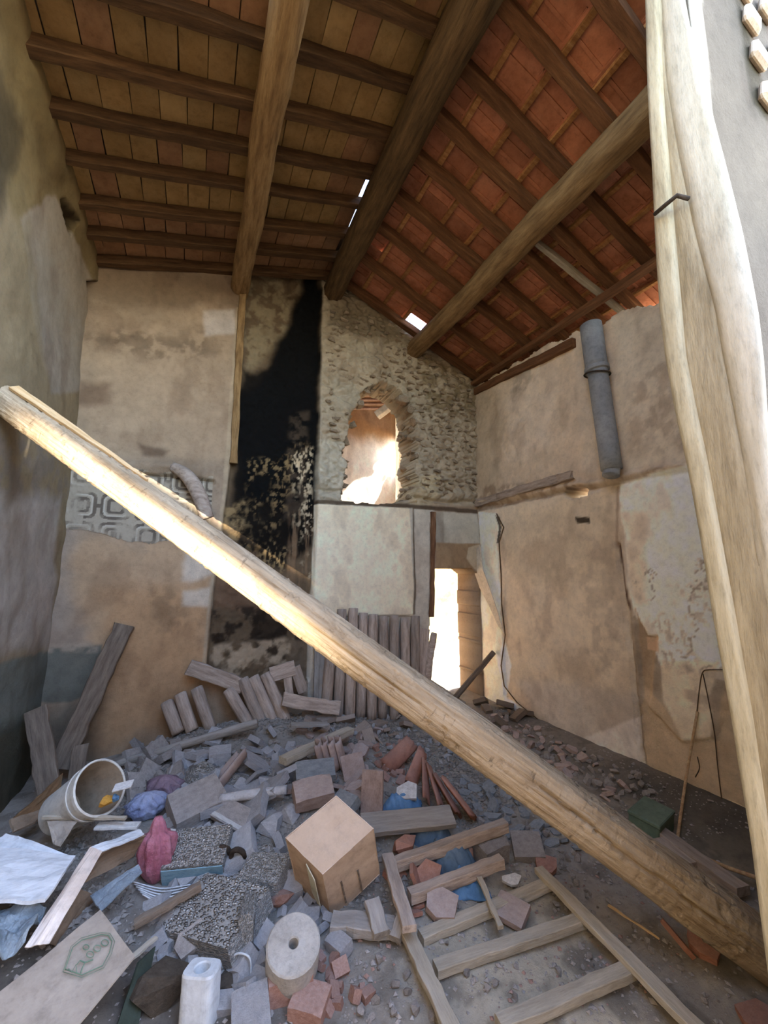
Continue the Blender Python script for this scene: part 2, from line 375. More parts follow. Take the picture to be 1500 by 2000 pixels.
bl = [  # back wall, far to near
 ([(100, 500), (470, 500), (470, 600), (180, 590)], '7d6850', .08, .1, .6),
 ([(180, 600), (470, 600), (450, 900), (130, 880)], 'b39c7e', .1, .15, .6),
 ([(165, 660), (240, 640), (330, 660), (400, 640), (440, 690), (300, 700), (190, 690)], '7c6a55', .08, .1, .7, 'mottle'),
 ([(150, 740), (215, 750), (210, 790), (150, 790)], '6d5540', .05, .05, .7),
 ([(398, 610), (455, 604), (462, 652), (402, 655)], 'cbc3bd', .03, .015, .85),
 ([(270, 865), (330, 880), (320, 895), (280, 890)], '5d4937', .03, .02, .7),
 ([(100, 890), (450, 900), (445, 930), (100, 915)], '9b8a74', .04, .05, .8),
 ([(140, 1045), (430, 1040), (425, 1290), (360, 1300), (140, 1290)], 'c3a47a', .12, .15, .85),
 ([(200, 1150), (400, 1130), (400, 1420), (150, 1480), (190, 1300)], 'bd9563', .12, .12, .8),
 ([(0, 900), (140, 900), (140, 1260), (0, 1270)], 'a79b8c', .12, .1, .7),
 ([(360, 1080), (425, 1070), (418, 1125), (358, 1130)], 'd8cfbf', .03, .05, .75),
 ([(358, 1150), (418, 1145), (415, 1185), (355, 1185)], 'd8d0c0', .03, .04, .75),
 ([(290, 1130), (360, 1150), (350, 1260), (300, 1240)], '967a55', .05, .1, .6, 'mottle'),
 ([(20, 1268), (195, 1258), (198, 1350), (140, 1370), (0, 1360)], '6f736b', .015, .03, .95),
 ([(60, 1255), (185, 1255), (185, 1272), (60, 1272)], 'b8a994', .02, .03, .7, 'mottle'),
 ([(60, 1375), (200, 1365), (190, 1500), (60, 1500)], '6a6255', .1, .1, .75),
 # chimney flue and its soot
 ([(478, 480), (630, 480), (625, 980), (605, 1330), (400, 1330), (415, 1180), (440, 980), (462, 820), (470, 620)], '6b5b42', .004, .005, 1.),
 ([(478, 530), (600, 530), (560, 660), (475, 720)], '857455', .06, .06, .8, 'mottle'),
 ([(600, 520), (632, 520), (628, 985), (612, 1010), (560, 1000), (470, 960), (465, 780), (520, 720), (560, 640)], '0b0a09', .06, .05, 1.),
 ([(470, 720), (610, 700), (615, 1060), (560, 1110), (520, 1090), (480, 1130), (450, 1020), (452, 930), (465, 820)], '0d0c0b', .05, .06, .96),
 ([(570, 800), (605, 800), (600, 1000), (560, 1010)], '4b3d2e', .04, .03, .7, 'mottle'),
 ([(480, 900), (610, 860), (605, 1120), (470, 1120)], '8d7346', .04, .06, .8, 'fleck'),
 ([(440, 980), (480, 970), (470, 1090), (430, 1090)], '9c8454', .03, .04, .9, 'mottle'),
 ([(570, 1000), (612, 990), (608, 1180), (560, 1170)], '7b5f40', .03, .03, .9, 'streak'),
 ([(575, 880), (615, 870), (612, 1130), (570, 1120)], 'cbb48d', .03, .03, .85, 'fleck'),
 ([(430, 1080), (500, 1080), (560, 1140), (600, 1190), (600, 1230), (420, 1180)], '80654a', .04, .05, .8),
 ([(415, 1185), (600, 1185), (600, 1260), (410, 1265)], '30261b', .03, .05, .95, 'mottle'),
 ([(500, 1190), (560, 1180), (560, 1290), (500, 1280)], '2b2117', .03, .05, .8),
 ([(415, 1255), (580, 1250), (570, 1330), (405, 1325)], 'b3a184', .03, .05, .85, 'mottle'),
 ([(570, 1255), (605, 1250), (603, 1330), (572, 1330)], '6c5a44', .02, .03, .9),
 ([(462, 600), (480, 600), (440, 990), (412, 1200), (400, 1310), (394, 1310), (405, 1190), (432, 985)], 'b9a88a', .006, .006, .8),
 # right part: rubble above, painted panels below
 ([(632, 480), (940, 480), (940, 990), (622, 985)], 'a8977c', .02, .02, 1.),
 ([(632, 540), (800, 560), (800, 680), (640, 640)], '6f5f45', .1, .1, .7),
 ([(800, 680), (935, 740), (935, 830), (840, 800)], '75623f', .06, .08, .75, 'mottle'),
 ([(678, 664), (735, 668), (750, 700), (735, 728), (690, 728), (675, 700)], 'a99b82', .012, .03, .95),
 ([(652, 742), (690, 748), (702, 770), (690, 800), (660, 800), (648, 775)], 'a3957c', .012, .03, .95),
 ([(780, 748), (815, 752), (812, 790), (790, 790)], 'a5977e', .015, .02, .9),
 ([(625, 860), (680, 860), (668, 975), (622, 975)], 'b5aa92', .03, .04, .9),
 ([(800, 930), (860, 930), (850, 985), (800, 985)], 'bca982', .04, .04, .8),
 ([(618, 984), (808, 992), (808, 1202), (608, 1202)], 'efdcb6', .006, .006, 1.),
 ([(800, 992), (850, 996), (850, 1420), (600, 1420), (606, 1205), (808, 1205)], 'c9bda6', .006, .006, 1.),
 ([(806, 992), (809, 992), (812, 1200), (807, 1200)], '5e4c38', .006, .012, .85),
 ([(840, 1020), (850, 1020), (850, 1200), (836, 1200)], '8d7156', .006, .006, .8),
 ([(848, 998), (937, 1004), (940, 1062), (850, 1062)], 'bdb5a0', .006, .006, 1.),
 ([(848, 998), (868, 1000), (868, 1062), (850, 1062)], 'a29784', .012, .01, .9),
 ([(850, 1060), (938, 1062), (942, 1112), (850, 1110)], 'a3855f', .006, .006, 1.),
 ([(915, 1068), (938, 1065), (945, 1130), (925, 1110), (910, 1090)], 'cdbb98', .006, .02, .9),
 ([(618, 975), (800, 984), (935, 996), (935, 1004), (800, 992), (618, 984)], '4b3a2a', .01, .015, .85),
 ([(610, 1400), (860, 1400), (860, 1330), (640, 1330)], '8d8276', .1, .05, .5),
]
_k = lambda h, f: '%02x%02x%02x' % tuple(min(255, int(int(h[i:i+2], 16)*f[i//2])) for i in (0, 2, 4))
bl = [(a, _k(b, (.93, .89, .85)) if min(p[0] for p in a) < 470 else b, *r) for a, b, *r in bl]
def keepB(U, V):
    n1 = (fbm(U, V, 6, 4, 2)-.5)*.10; n2 = (fbm(U, V, 6, 4, 9)-.5)*.10
    k = (polysd(U+n1, V+n2, HOLE) < 0) & (polysd(U+n1*.12, V+n2*.12, DOOR) < 0)
    return k & (V < np.minimum(4.68+SL*(U+1.03), 5.33-SR*(U-1.33))+.06)
def dispB(U, V):
    d = (fbm(U, V, 1.2, 3, 4)-.5)*.05+(fbm(U, V, 9, 4, 6)-.5)*.012
    ch = polysd(U, V, CHIM)
    d = d-sstep(-.005, .02, ch)*.07
    d = d+sstep(0, .05, ch)*(fbm(U, V, 14, 5, 12)-.5)*.05
    rb = polysd(U, V, [cB(*p) for p in [(632, 470), (945, 470), (940, 988), (622, 980)]])
    k = sstep(-.02, .05, rb)
    st = np.abs(fbm(U+V*.25, V*1.7, 8, 3, 21)-.5)*2
    d = d+k*(-.035+.085*np.sqrt(st)+(fbm(U, V, 30, 3, 14)-.5)*.02)
    # the old floor line: a broken ledge
    zz = 2.60+(fbm(U, U*0, 3, 3, 8)-.5)*.06
    lv = ((U < .15) | (U > 1.22))
    d = d+lv*np.exp(-((V-zz-.07)/.05)**2)*.035*fbm(U, V, 7, 3, 5)*2-lv*np.exp(-((V-zz+.02)/.018)**2)*.05
    d = d+((U < .15) & (V > zz))*.02*0
    # plaster panels standing a little proud
    pn = polysd(U, V, [cB(*p) for p in [(618, 984), (808, 992), (808, 1202), (608, 1202)]])
    d = d+sstep(0, .008, pn)*.012
    return d
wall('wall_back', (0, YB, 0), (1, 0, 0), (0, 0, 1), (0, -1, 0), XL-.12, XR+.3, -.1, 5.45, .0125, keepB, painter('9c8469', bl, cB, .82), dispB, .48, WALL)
rl = [
 ([(930, 740), (1500, 400), (1500, 900), (1340, 910), (935, 985)], 'b49b7a', .05, .05, .9),
 ([(930, 770), (980, 760), (980, 975), (930, 980)], '9d8765', .08, .08, .7),
 ([(1000, 690), (1090, 660), (1080, 880), (990, 900)], 'bba588', .08, .1, .7),
 ([(1010, 700), (1060, 690), (1030, 760), (1000, 770)], '84725a', .05, .08, .6, 'mottle'),
 ([(1195, 620), (1330, 600), (1340, 900), (1220, 915)], 'b5a383', .05, .05, .8),
 ([(1240, 700), (1330, 690), (1340, 890), (1230, 880)], '8a6f50', .06, .1, .5, 'mottle'),
 ([(1120, 640), (1170, 620), (1170, 930), (1140, 930)], 'a8967c', .06, .05, .6),
 ([(940, 950), (1200, 935), (1340, 905), (1345, 925), (1210, 950), (935, 1003)], '7d6247', .03, .04, .7, 'mottle'),
 ([(935, 1000), (1210, 945), (1260, 1510), (1000, 1400)], 'b9a587', .01, .02, 1.),
 ([(985, 1020), (1200, 950), (1215, 1150), (1000, 1140)], 'a99676', .12, .15, .6),
 ([(1130, 1050), (1200, 1040), (1220, 1300), (1150, 1330)], '97856f', .06, .12, .5, 'mottle'),
 ([(935, 1000), (968, 1002), (980, 1030), (972, 1060), (978, 1180), (985, 1240), (978, 1300), (1000, 1400), (950, 1400), (940, 1100)], 'd2c6ac', .006, .02, 1.),
 ([(985, 1245), (1000, 1300), (990, 1360), (1070, 1420), (1110, 1450), (1105, 1470), (1000, 1420), (975, 1300)], 'cfc8bd', .008, .02, 1.),
 ([(1060, 1420), (1095, 1425), (1115, 1462), (1070, 1445)], 'cbd2dd', .006, .01, .9),
 ([(1000, 1330), (1240, 1350), (1260, 1520), (1100, 1460)], 'a99f92', .08, .05, .6),
 ([(1140, 1440), (1255, 1400), (1260, 1520), (1180, 1490)], 'c9bfb3', .015, .04, .85),
 ([(1207, 945), (1345, 905), (1500, 900), (1500, 1350), (1420, 1330), (1290, 1300), (1235, 1200)], 'cfc4ae', .01, .03, 1.),
 ([(1215, 1000), (1260, 1000), (1270, 1180), (1240, 1180)], 'bfa988', .04, .05, .8),
 ([(1238, 1185), (1262, 1240), (1283, 1240), (1280, 1275), (1275, 1330), (1268, 1380), (1255, 1350), (1250, 1280)], '9f815a', .008, .015, 1.),
 ([(1258, 1243), (1285, 1243), (1286, 1275), (1262, 1270)], 'c49c6c', .006, .01, .9),
 ([(1250, 1340), (1290, 1370), (1340, 1450), (1400, 1440), (1420, 1330), (1460, 1330), (1500, 1640), (1260, 1520)], 'b0946c', .015, .03, 1.),
 ([(1290, 1290), (1400, 1290), (1385, 1440), (1335, 1450), (1295, 1370)], 'c8b592', .012, .03, .9),
 ([(1240, 1120), (1420, 1080), (1425, 1330), (1300, 1300)], '8a785f', .03, .05, .9, 'veins'),
 ([(1240, 1150), (1420, 1130), (1425, 1330), (1300, 1300)], '9c8a70', .05, .08, .7, 'fleck'),
 ([(1330, 1310), (1420, 1300), (1420, 1390), (1350, 1380)], '8e7a63', .03, .05, .6, 'mottle'),
 ([(1255, 1500), (1480, 1600), (1490, 1640), (1255, 1530)], '7b6748', .06, .04, .7),
 ([(1202, 1062), (1210, 1062), (1232, 1190), (1228, 1195)], '6d4a34', .006, .012, .95),
 ([(1228, 1190), (1233, 1190), (1262, 1510), (1256, 1510)], '8c7353', .008, .008, .8),
 ([(1205, 950), (1211, 950), (1206, 1065), (1201, 1065)], '8a6d50', .008, .008, .7),
 ([(1122, 1010), (1150, 1010), (1150, 1022), (1125, 1022)], '3b2f20', .006, .004, .95),
 ([(975, 1010), (980, 1030), (974, 1062), (971, 1060), (976, 1030), (968, 1005)], '3c3025', .004, .004, .9),
 ([(1000, 1392), (1500, 1620), (1500, 1680), (990, 1440)], '6d6356', .05, .05, .5),
]
rbr = np.random.RandomState(5)
def keepR(U, V):
    top = np.interp(U, [0, 1.9, 2.2, 2.6, 3.0, 4.4, 5], [3.98, 3.98, 4.06, 4.10, 4.2, 4.28, 4.28])+(fbm(U, U*0, 7, 3, 3)-.5)*.12
    hl = polysd(U, V, [cR(*p) for p in [(1100, 962), (1118, 952), (1145, 952), (1148, 965), (1130, 972), (1105, 972)]])
    return (V < top) & (hl < 0)
def dispR(U, V):
    d = (fbm(U, V, 1.1, 3, 44)-.5)*.05+(fbm(U, V, 9, 4, 46)-.5)*.014
    up = sstep(2.52, 2.62, V)
    d = d+up*(fbm(U, V, 7, 4, 17)-.5)*.03
    zz = 2.58-(4.4-U)*.035+(fbm(U, U*0, 3, 3, 18)-.5)*.05
    d = d+np.exp(-((V-zz)/.03)**2)*.04*fbm(U, V, 6, 3, 25)*2-np.exp(-((V-zz+.06)/.02)**2)*.03
    pl = polysd(U+(fbm(U, V, 9, 3, 31)-.5)*.05, V, [cR(*p) for p in [(1238, 1185), (1262, 1240), (1283, 1240), (1280, 1275), (1275, 1330), (1268, 1380), (1335, 1450), (1400, 1440), (1420, 1330), (1500, 1340), (1500, 1700), (1255, 1520), (1250, 1300)]])
    d = d-sstep(-.004, .01, pl)*.02
    pa = polysd(U+(fbm(U, V, 12, 3, 33)-.5)*.04, V, [cR(*p) for p in [(935, 1000), (968, 1002), (980, 1030), (972, 1060), (978, 1180), (985, 1240), (990, 1360), (1110, 1450), (1100, 1480), (935, 1400)]])
    d = d+sstep(0, .012, pa)*.014
    cr = polysd(U+(fbm(V, V*0, 6, 3, 30)-.5)*.03, V, [cR(*p) for p in [(1203, 1060), (1210, 1060), (1262, 1510), (1254, 1510)]])
    return d-sstep(-.004, .004, cr)*.03
rl = [(a, b if b in ('3b2f20', '3c3025', '6d4a34') else '%02x%02x%02x' % tuple(min(255, int(int(b[i:i+2], 16)*1.22)) for i in (0, 2, 4)), *r) for a, b, *r in rl]
wall('wall_right', (XR, 0, 0), (0, 1, 0), (0, 0, 1), (-1, 0, 0), .55, YB+.02, -.1, 4.45, .015, keepR, painter('b49c7b', rl, cR, .70), dispR, .42, WALL)
ll = [
 ([(-400, -300), (190, -300), (190, 540), (100, 620), (0, 300), (-300, 0)], '8d7a52', .15, .2, .8),
 ([(-200, 100), (0, 130), (45, 220), (30, 330), (0, 400), (-300, 500)], '4d4534', .08, .1, .8),
 ([(40, 420), (110, 380), (130, 430), (170, 520), (185, 600), (178, 690), (155, 770), (90, 760), (60, 600)], 'b5aaa0', .02, .05, .9),
 ([(-100, 440), (60, 420), (90, 740), (0, 740), (-200, 700)], 'a39478', .08, .1, .7),
 ([(118, 390), (128, 385), (148, 430), (140, 462), (132, 450)], '3b3020', .015, .02, .95),  # both notches: recess shade painted in as dark colour
 ([(170, 548), (182, 545), (190, 590), (180, 618), (171, 600)], '3b3020', .015, .02, .95),
 ([(-200, 800), (100, 880), (130, 960), (90, 1000), (0, 980), (-200, 960)], '857b70', .06, .1, .7, 'mottle'),
 ([(-300, 980), (110, 970), (95, 1260), (-300, 1300)], 'b9b2ab', .08, .08, .8),
 ([(-300, 1290), (0, 1292), (110, 1265), (110, 1400), (0, 1440), (-300, 1500)], '757b73', .015, .03, 1.),
 ([(-300, 1440), (0, 1420), (110, 1390), (110, 1560), (-300, 1700)], '45493f', .08, .08, .9),
]
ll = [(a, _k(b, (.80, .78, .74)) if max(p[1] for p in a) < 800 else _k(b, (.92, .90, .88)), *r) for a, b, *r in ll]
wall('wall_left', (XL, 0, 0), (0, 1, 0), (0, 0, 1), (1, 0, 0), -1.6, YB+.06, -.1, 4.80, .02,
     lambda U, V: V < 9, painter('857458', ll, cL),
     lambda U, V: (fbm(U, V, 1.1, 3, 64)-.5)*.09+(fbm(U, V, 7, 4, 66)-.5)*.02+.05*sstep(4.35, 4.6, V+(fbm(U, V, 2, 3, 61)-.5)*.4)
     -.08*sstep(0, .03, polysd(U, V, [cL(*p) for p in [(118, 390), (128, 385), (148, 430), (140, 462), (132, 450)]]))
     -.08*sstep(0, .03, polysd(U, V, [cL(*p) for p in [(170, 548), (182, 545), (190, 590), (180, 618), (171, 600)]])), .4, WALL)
# ---------------------------------------------------------------- the ground, heaped with fallen plaster
def gz(x, y):
    x = np.asarray(x, float); y = np.asarray(y, float)
    m = .02+.20*np.exp(-((x-.75)/1.15)**2-((y-3.2)/1.0)**2)+.10*np.exp(-((x-1.1)/1.0)**2-((y-4.2)/.5)**2)
    m = m+.23*np.exp(-((x+.75)/.55)**2-((y-2.3)/.9)**2)+.05*np.exp(-((x-3.4)/.3)**2)+.14*np.exp(-((x-.3)/.8)**2-((y-4.15)/.45)**2)
    h = np.exp(-((x-.6)/1.5)**2-((y-3.0)/1.2)**2)
    return m+(fbm(x, y, 2.6, 4, 70)-.5)*(.04+.06*h)+(fbm(x, y, 14, 3, 75)-.5)*(.012+.014*h)
def ground():
    st = .02
    X, Y = np.meshgrid(np.arange(XL-.02, XR+.03, st), np.arange(-1.6, YB+.5, st), indexing='ij')
    Z = gz(X, Y)
    n = fbm(X, Y, 3, 5, 80); n2 = fbm(X, Y, 9, 4, 84)
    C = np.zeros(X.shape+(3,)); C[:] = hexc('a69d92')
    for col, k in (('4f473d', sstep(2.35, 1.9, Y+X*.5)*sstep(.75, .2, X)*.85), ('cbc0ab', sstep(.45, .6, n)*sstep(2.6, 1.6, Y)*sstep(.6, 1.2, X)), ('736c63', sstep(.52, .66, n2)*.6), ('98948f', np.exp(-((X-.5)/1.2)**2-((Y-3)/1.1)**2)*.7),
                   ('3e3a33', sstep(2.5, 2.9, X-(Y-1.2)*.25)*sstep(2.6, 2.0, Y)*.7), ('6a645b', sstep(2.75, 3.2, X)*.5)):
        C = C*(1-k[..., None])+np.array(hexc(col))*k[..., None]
    nx, ny = X.shape
    I = np.arange(nx*ny).reshape(nx, ny)
    fl = np.stack([I[:-1, :-1], I[1:, :-1], I[1:, 1:], I[:-1, 1:]], -1).reshape(-1, 4)
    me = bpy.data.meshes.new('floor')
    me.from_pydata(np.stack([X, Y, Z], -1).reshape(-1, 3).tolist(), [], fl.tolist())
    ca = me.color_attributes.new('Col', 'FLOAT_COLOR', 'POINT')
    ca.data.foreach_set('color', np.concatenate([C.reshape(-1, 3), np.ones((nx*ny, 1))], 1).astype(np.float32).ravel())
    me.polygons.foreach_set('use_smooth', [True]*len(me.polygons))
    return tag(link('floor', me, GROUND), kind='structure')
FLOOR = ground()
def at(px, py, up=0.):
    """the point of the ground (plus up) on a line of sight"""
    d = ray(px, py); t = np.arange(.4, 8, .006)
    P = OC+t[:, None]*d
    k = np.argmax(P[:, 2] <= gz(P[:, 0], P[:, 1])+up)
    return P[k]
# ---------------------------------------------------------------- roof
ORD = ['first', 'second', 'third', 'fourth', 'fifth', 'sixth', 'seventh', 'eighth', 'ninth', 'tenth']
YL = [4.36, 4.01, 3.67, 3.28, 2.93, 2.57, 2.2, 1.83, 1.45, 1.08]
YR = [4.31, 3.82, 3.37, 2.97, 2.57, 2.24, 1.9, 1.53, 1.17]
YEND = .9
def pole_log(name, p0, p1, r, m, label, **kw):
    return tag(pole(name, p0, p1, r, m, **kw), label, 'beam')
pole_log('ridge_beam', (1.36, YEND, 5.10), (1.36, YB+.2, 5.10), lambda t: .135-.015*t, RIDGEW, 'thick dark log running along the roof ridge above the gable', nl=40, rough=.05, square=.35, bend=.05)
pole_log('purlin_log', (.28, YEND, 4.80), (.28, YB+.2, 4.775), lambda t: .105-.01*t, LOGW, 'round log carrying the dark rafters of the left roof slope, ending over the black flue', nl=40, rough=.05, square=.2, bend=.05)
pole_log('purlin_log', (2.52, YEND, 4.63), (2.52, YB+.2, 4.60), lambda t: .12-.012*t, LOGW, 'pale round log carrying the rafters of the red tiled right roof slope', nl=40, rough=.05, square=.2, bend=.05)
for i, y in enumerate(YL):
    thin = .75 if i in (3,) else 1.
    o = plank('rafter', (XL-.2, y+rng.uniform(-.02, .02), zl(XL-.2)-.055), (1.42, y+rng.uniform(-.02, .02), zl(1.42)-.055), .075*thin, .09, RAFTW, n=14, jit=.007)
    tag(o, 'dark rafter under the ochre left roof slope, %s from the back wall' % ORD[i], 'rafter', 'rafters of the left roof slope')
for i, y in enumerate(YR):
    d = rng.uniform(-.03, .03)
    o = plank('rafter', (1.3, y, zr(1.3)-.06), (3.86, y+d, zr(3.86)-.06), .085, .085, RAFTR, n=14, jit=.008)
    tag(o, 'brown rafter under the red right roof slope, %s from the back wall' % ORD[i], 'rafter', 'rafters of the right roof slope')
o = plank('split_rafter', (2.66, 2.44, zr(2.66)-.05), (3.75, 2.33, zr(3.75)-.10), .05, .05, PALEW, n=10, jit=.004)
tag(o, 'pale thin sawn strip set between two rafters below the right log', 'batten')
o = plank('eave_board', (3.44, YEND, zr(3.44)-.15), (3.44, YB-.05, zr(3.44)-.15), .09, .05, RAFTR, n=20, jit=.006)
tag(o, 'long sawn board fixed under the rafter feet along the right eave', 'board')
# left slope: flat tiles lying from rafter to rafter
ceil = empty('ceiling'); tag(ceil, kind='structure')
tmesh = [plank_mesh('roof_tile', .168, .35, .022, n=3, jit=.0025, seed=s, chip=.002) for s in range(4)]
for me in tmesh: me.materials.append(PIAN)
tmesh_r = [me.copy() for me in tmesh]
for me in tmesh_r: me.materials.clear(); me.materials.append(PIANR)
sl = math.atan(SL)
edges = YL+[.72]
for i in range(len(edges)-1):
    yc = (edges[i]+edges[i+1])/2; wd = abs(edges[i]-edges[i+1])
    x = XL-.02+rng.uniform(-.06, 0)
    while x < 1.33:
        if x > 1.18 and 2.9 < yc < 3.9: break
        if x < .08 and yc < 1.75: x += .175*math.cos(sl); continue
        rosy = (x > .95 and yc > 2.6) or (yc > 3.8) or rng.random() < .12
        me = rng.choice(tmesh_r if rosy else tmesh)
        o = link('roof_tile', me, None, ceil)
        o.location = (x, yc+rng.uniform(-.006, .006), zl(x)+.013+rng.uniform(-.003, .004))
        o.rotation_euler = (rng.uniform(-.015, .015), -sl+rng.uniform(-.012, .012), rng.uniform(-.02, .02))
        o.scale = (1, (wd-.015)/.35, 1)
        x += .175*math.cos(sl)
def slab(name, x0, x1, y0, y1, zf, off, t, m, parent):
    v = [(x, y, zf(x)+off+k) for k in (0, t) for (x, y) in ((x0, y0), (x1, y0), (x1, y1), (x0, y1))]
    return link(name, mesh(name, v, [(3, 2, 1, 0), (4, 5, 6, 7), (0, 1, 5, 4), (1, 2, 6, 5), (2, 3, 7, 6), (3, 0, 4, 7)]), m, parent)
slab('mortar_bed', XL-.4, 1.20, 1.72, YB+.3, zl, .04, .05, SHEET, ceil)
slab('mortar_bed', .15, 1.20, YEND-.15, 1.73, zl, .04, .05, SHEET, ceil)
slab('mortar_bed', 1.195, 1.47, YEND-.15, 2.88, zl, .04, .05, SHEET, ceil)
slab('mortar_bed', 1.195, 1.26, 2.87, 3.79, zl, .04, .05, SHEET, ceil)
slab('mortar_bed', 1.195, 1.47, 3.78, YB+.3, zl, .04, .05, SHEET, ceil)
slab('mortar_bed', 1.28, 1.50, YEND-.15, 3.0, zr, .055, .05, SHEET, ceil)
slab('mortar_bed', 1.37, 1.50, 2.99, 3.77, zr, .055, .05, SHEET, ceil)
slab('mortar_bed', 1.28, 1.50, 3.76, YB+.3, zr, .055, .05, SHEET, ceil)
# right slope: interlocking tiles hung on laths
ceil2 = empty('ceiling'); tag(ceil2, kind='structure')
def marseille(seed):
    r = random.Random(seed)
    bm = bmesh.new()
    def bx(x0, x1, y0, y1, z0, z1):
        vs = [bm.verts.new((x, y, z)) for z in (z0, z1) for (x, y) in ((x0, y0), (x1, y0), (x1, y1), (x0, y1))]
        for f in ((3, 2, 1, 0), (4, 5, 6, 7), (0, 1, 5, 4), (1, 2, 6, 5), (2, 3, 7, 6), (3, 0, 4, 7)): bm.faces.new([vs[i] for i in f])
    bx(0, .345, -.108, .122, 0, .013)
    bx(.01, .335, -.112, -.085, -.012, .002)
    bx(.01, .335, .030, .050, -.010, .002)
    bx(.015, .035, -.08, .09, -.016, .002)
    bx(.30, .318, -.08, .09, -.010, .002)
    me = bpy.data.meshes.new('roof_tile'); bm.to_mesh(me); bm.free()
    me.materials.append(TERRA)
    return me
mm = [marseille(s) for s in range(2)]
sr = math.atan(SR)
LX = [1.44+.285*k for k in range(9)]
for k, x in enumerate(LX):
    plank('lath', (x, YEND-.1, zr(x)+.0), (x, YB+.35, zr(x)+.0), .042, .026, LATHW, (0, 0, 1), ceil2, n=16, jit=.004)
GAPS = {(7, 0), (7, 1), (0, 3), (0, 4)}
for c in range(17):
    y = .92+.222*c
    for k, x in enumerate(LX):
        dz, tw, dx = 0, 0, 0
        if (c == 16 and k in (1, 5, 6, 7)) or (c in (12, 13) and k == 0): tw, dz = rng.uniform(.05, .09), .02
        if (c, k) == (15, 3): dx, dz, tw = .17, .15, .0                 # slipped tile: daylight above the gable
        o = link('roof_tile', rng.choice(mm), None, ceil2)
        o.location = (x-.02+dx, y+rng.uniform(-.006, .006), zr(x-.02)+.03+dz+rng.uniform(0, .006))
        o.rotation_euler = (rng.uniform(-.012, .012)+tw, sr-.045+rng.uniform(-.012, .012), rng.uniform(-.02, .02))
# ---------------------------------------------------------------- fallen log
def logpt(px, py, back=0.):
    n = ax; d = ray(px, py); vd = d/np.linalg.norm(d); k = vd-n*(vd@n); k /= np.linalg.norm(k)
    return OC+d*((P0-k*back-OC)@k)/(d@k)
P0 = onx(16, 786, XL+.02); P1 = onz(1500, 1856, .11)
ax = (P1-P0)/np.linalg.norm(P1-P0)
pa, pb = P0-ax*.12, P1+ax*.28
LOG = pole('fallen_log', pa, pb, lambda t: .083+.026*t, FALLEN, nl=260, nr=72, rough=.035, square=.25, bend=.03)
def groove(o, t0, t1, off, depth, wig, ncol):
    me = o.data; n = len(me.vertices)//ncol; L_ = (Vector(pb)-Vector(pa)).length
    loc = o.matrix_world.inverted() @ Vector((0, 0, EYE)); 
    for i in range(n):
        t = i/(n-1)
        if not t0 < t < t1: continue
        ang = math.atan2(loc.z, loc.y)+off+wig*(float(fbm(t*14, off, 1, 3, 3))-.5)
        k = int(round(((ang % (2*math.pi))/(2*math.pi))*ncol-.5)) % ncol
        v = me.vertices[i*ncol+k]; e = depth*min(1, (t-t0)*20, (t1-t)*20)
        r = math.hypot(v.co.y, v.co.z); v.co.y *= 1-e/r; v.co.z *= 1-e/r
groove(LOG, .40, .62, .25, .022, .5, 72)
groove(LOG, .70, .93, .15, .02, .6, 72)
groove(LOG, .30, .40, -.2, .012, .6, 72)
tr_ = random.Random(4)
for q in range(420):
    i0 = tr_.randrange(6, 250); k0 = tr_.randrange(72); dp = tr_.uniform(.004, .011)
    for dk in range(tr_.randrange(2, 6)):
        v = LOG.data.vertices[i0*72+(k0+dk) % 72]; r = math.hypot(v.co.y, v.co.z); v.co.y *= 1-dp/r; v.co.z *= 1-dp/r
        v = LOG.data.vertices[(i0+1)*72+(k0+dk) % 72]; r = math.hypot(v.co.y, v.co.z); v.co.y *= 1+dp*.5/r; v.co.z *= 1+dp*.5/r
tag(LOG, 'long hewn roof log fallen diagonally from the left wall to the floor', 'log')
# ---------------------------------------------------------------- more of the setting
def box_parts(name, m, parent, items):
    for (loc, size, rot) in items:
        o = link(name, box_mesh(name, *size), m, parent); o.location = loc; o.rotation_euler = rot
WB = bpy.data.objects['wall_back']
# rubble stones standing out of the upper wall
st_me = []
for s in range(8):
    r = random.Random(s); bm = bmesh.new()
    for k in range(16):
        a = r.uniform(0, 6.283); q = r.uniform(.75, 1)
        bm.verts.new((math.cos(a)*q*.5, r.uniform(-.5, .35), math.sin(a)*q*.5))
    ex = bmesh.ops.convex_hull(bm, input=bm.verts[:])
    bmesh.ops.delete(bm, geom=[g for g in ex['geom_interior'] if isinstance(g, bmesh.types.BMVert)], context='VERTS')
    me = bpy.data.meshes.new('stone'); bm.to_mesh(me); bm.free(); me.materials.append(STONE); st_me.append(me)
rub = [cB(*p) for p in [(634, 600), (700, 560), (800, 660), (930, 765), (930, 980), (820, 980), (640, 960)]]
smooth = [[cB(*p) for p in q] for q in ([(672, 660), (740, 664), (755, 700), (738, 732), (685, 732)], [(646, 738), (694, 744), (706, 770), (692, 804), (655, 804)], [(625, 860), (690, 860), (680, 985), (622, 985)])]
nst = 0; tries = 0; placed = []
while nst < 210 and tries < 9000:
    tries += 1
    u, v = rng.uniform(1.2, 3.45), rng.uniform(2.65, 4.9)
    U, V = np.array([u]), np.array([v])
    if polysd(U, V, rub)[0] < .02 or polysd(U, V, HOLE)[0] > -.07 or max(polysd(U, V, q)[0] for q in smooth) > -.02: continue
    l = rng.uniform(.06, .15); h = rng.uniform(.035, .065)
    if any(abs(u-a) < (l+b)*.5 and abs(v-c) < (h+e)*.52 for a, c, b, e in placed): continue
    placed.append((u, v, l, h))
    o = link('stone', rng.choice(st_me), None, WB)
    o.location = (u, YB-.002+float(rng.uniform(-.004, .012)), v); o.scale = (l, .07, h); o.rotation_euler = (rng.uniform(-.1, .1), rng.uniform(-.25, .25), rng.uniform(-.15, .15)); nst += 1
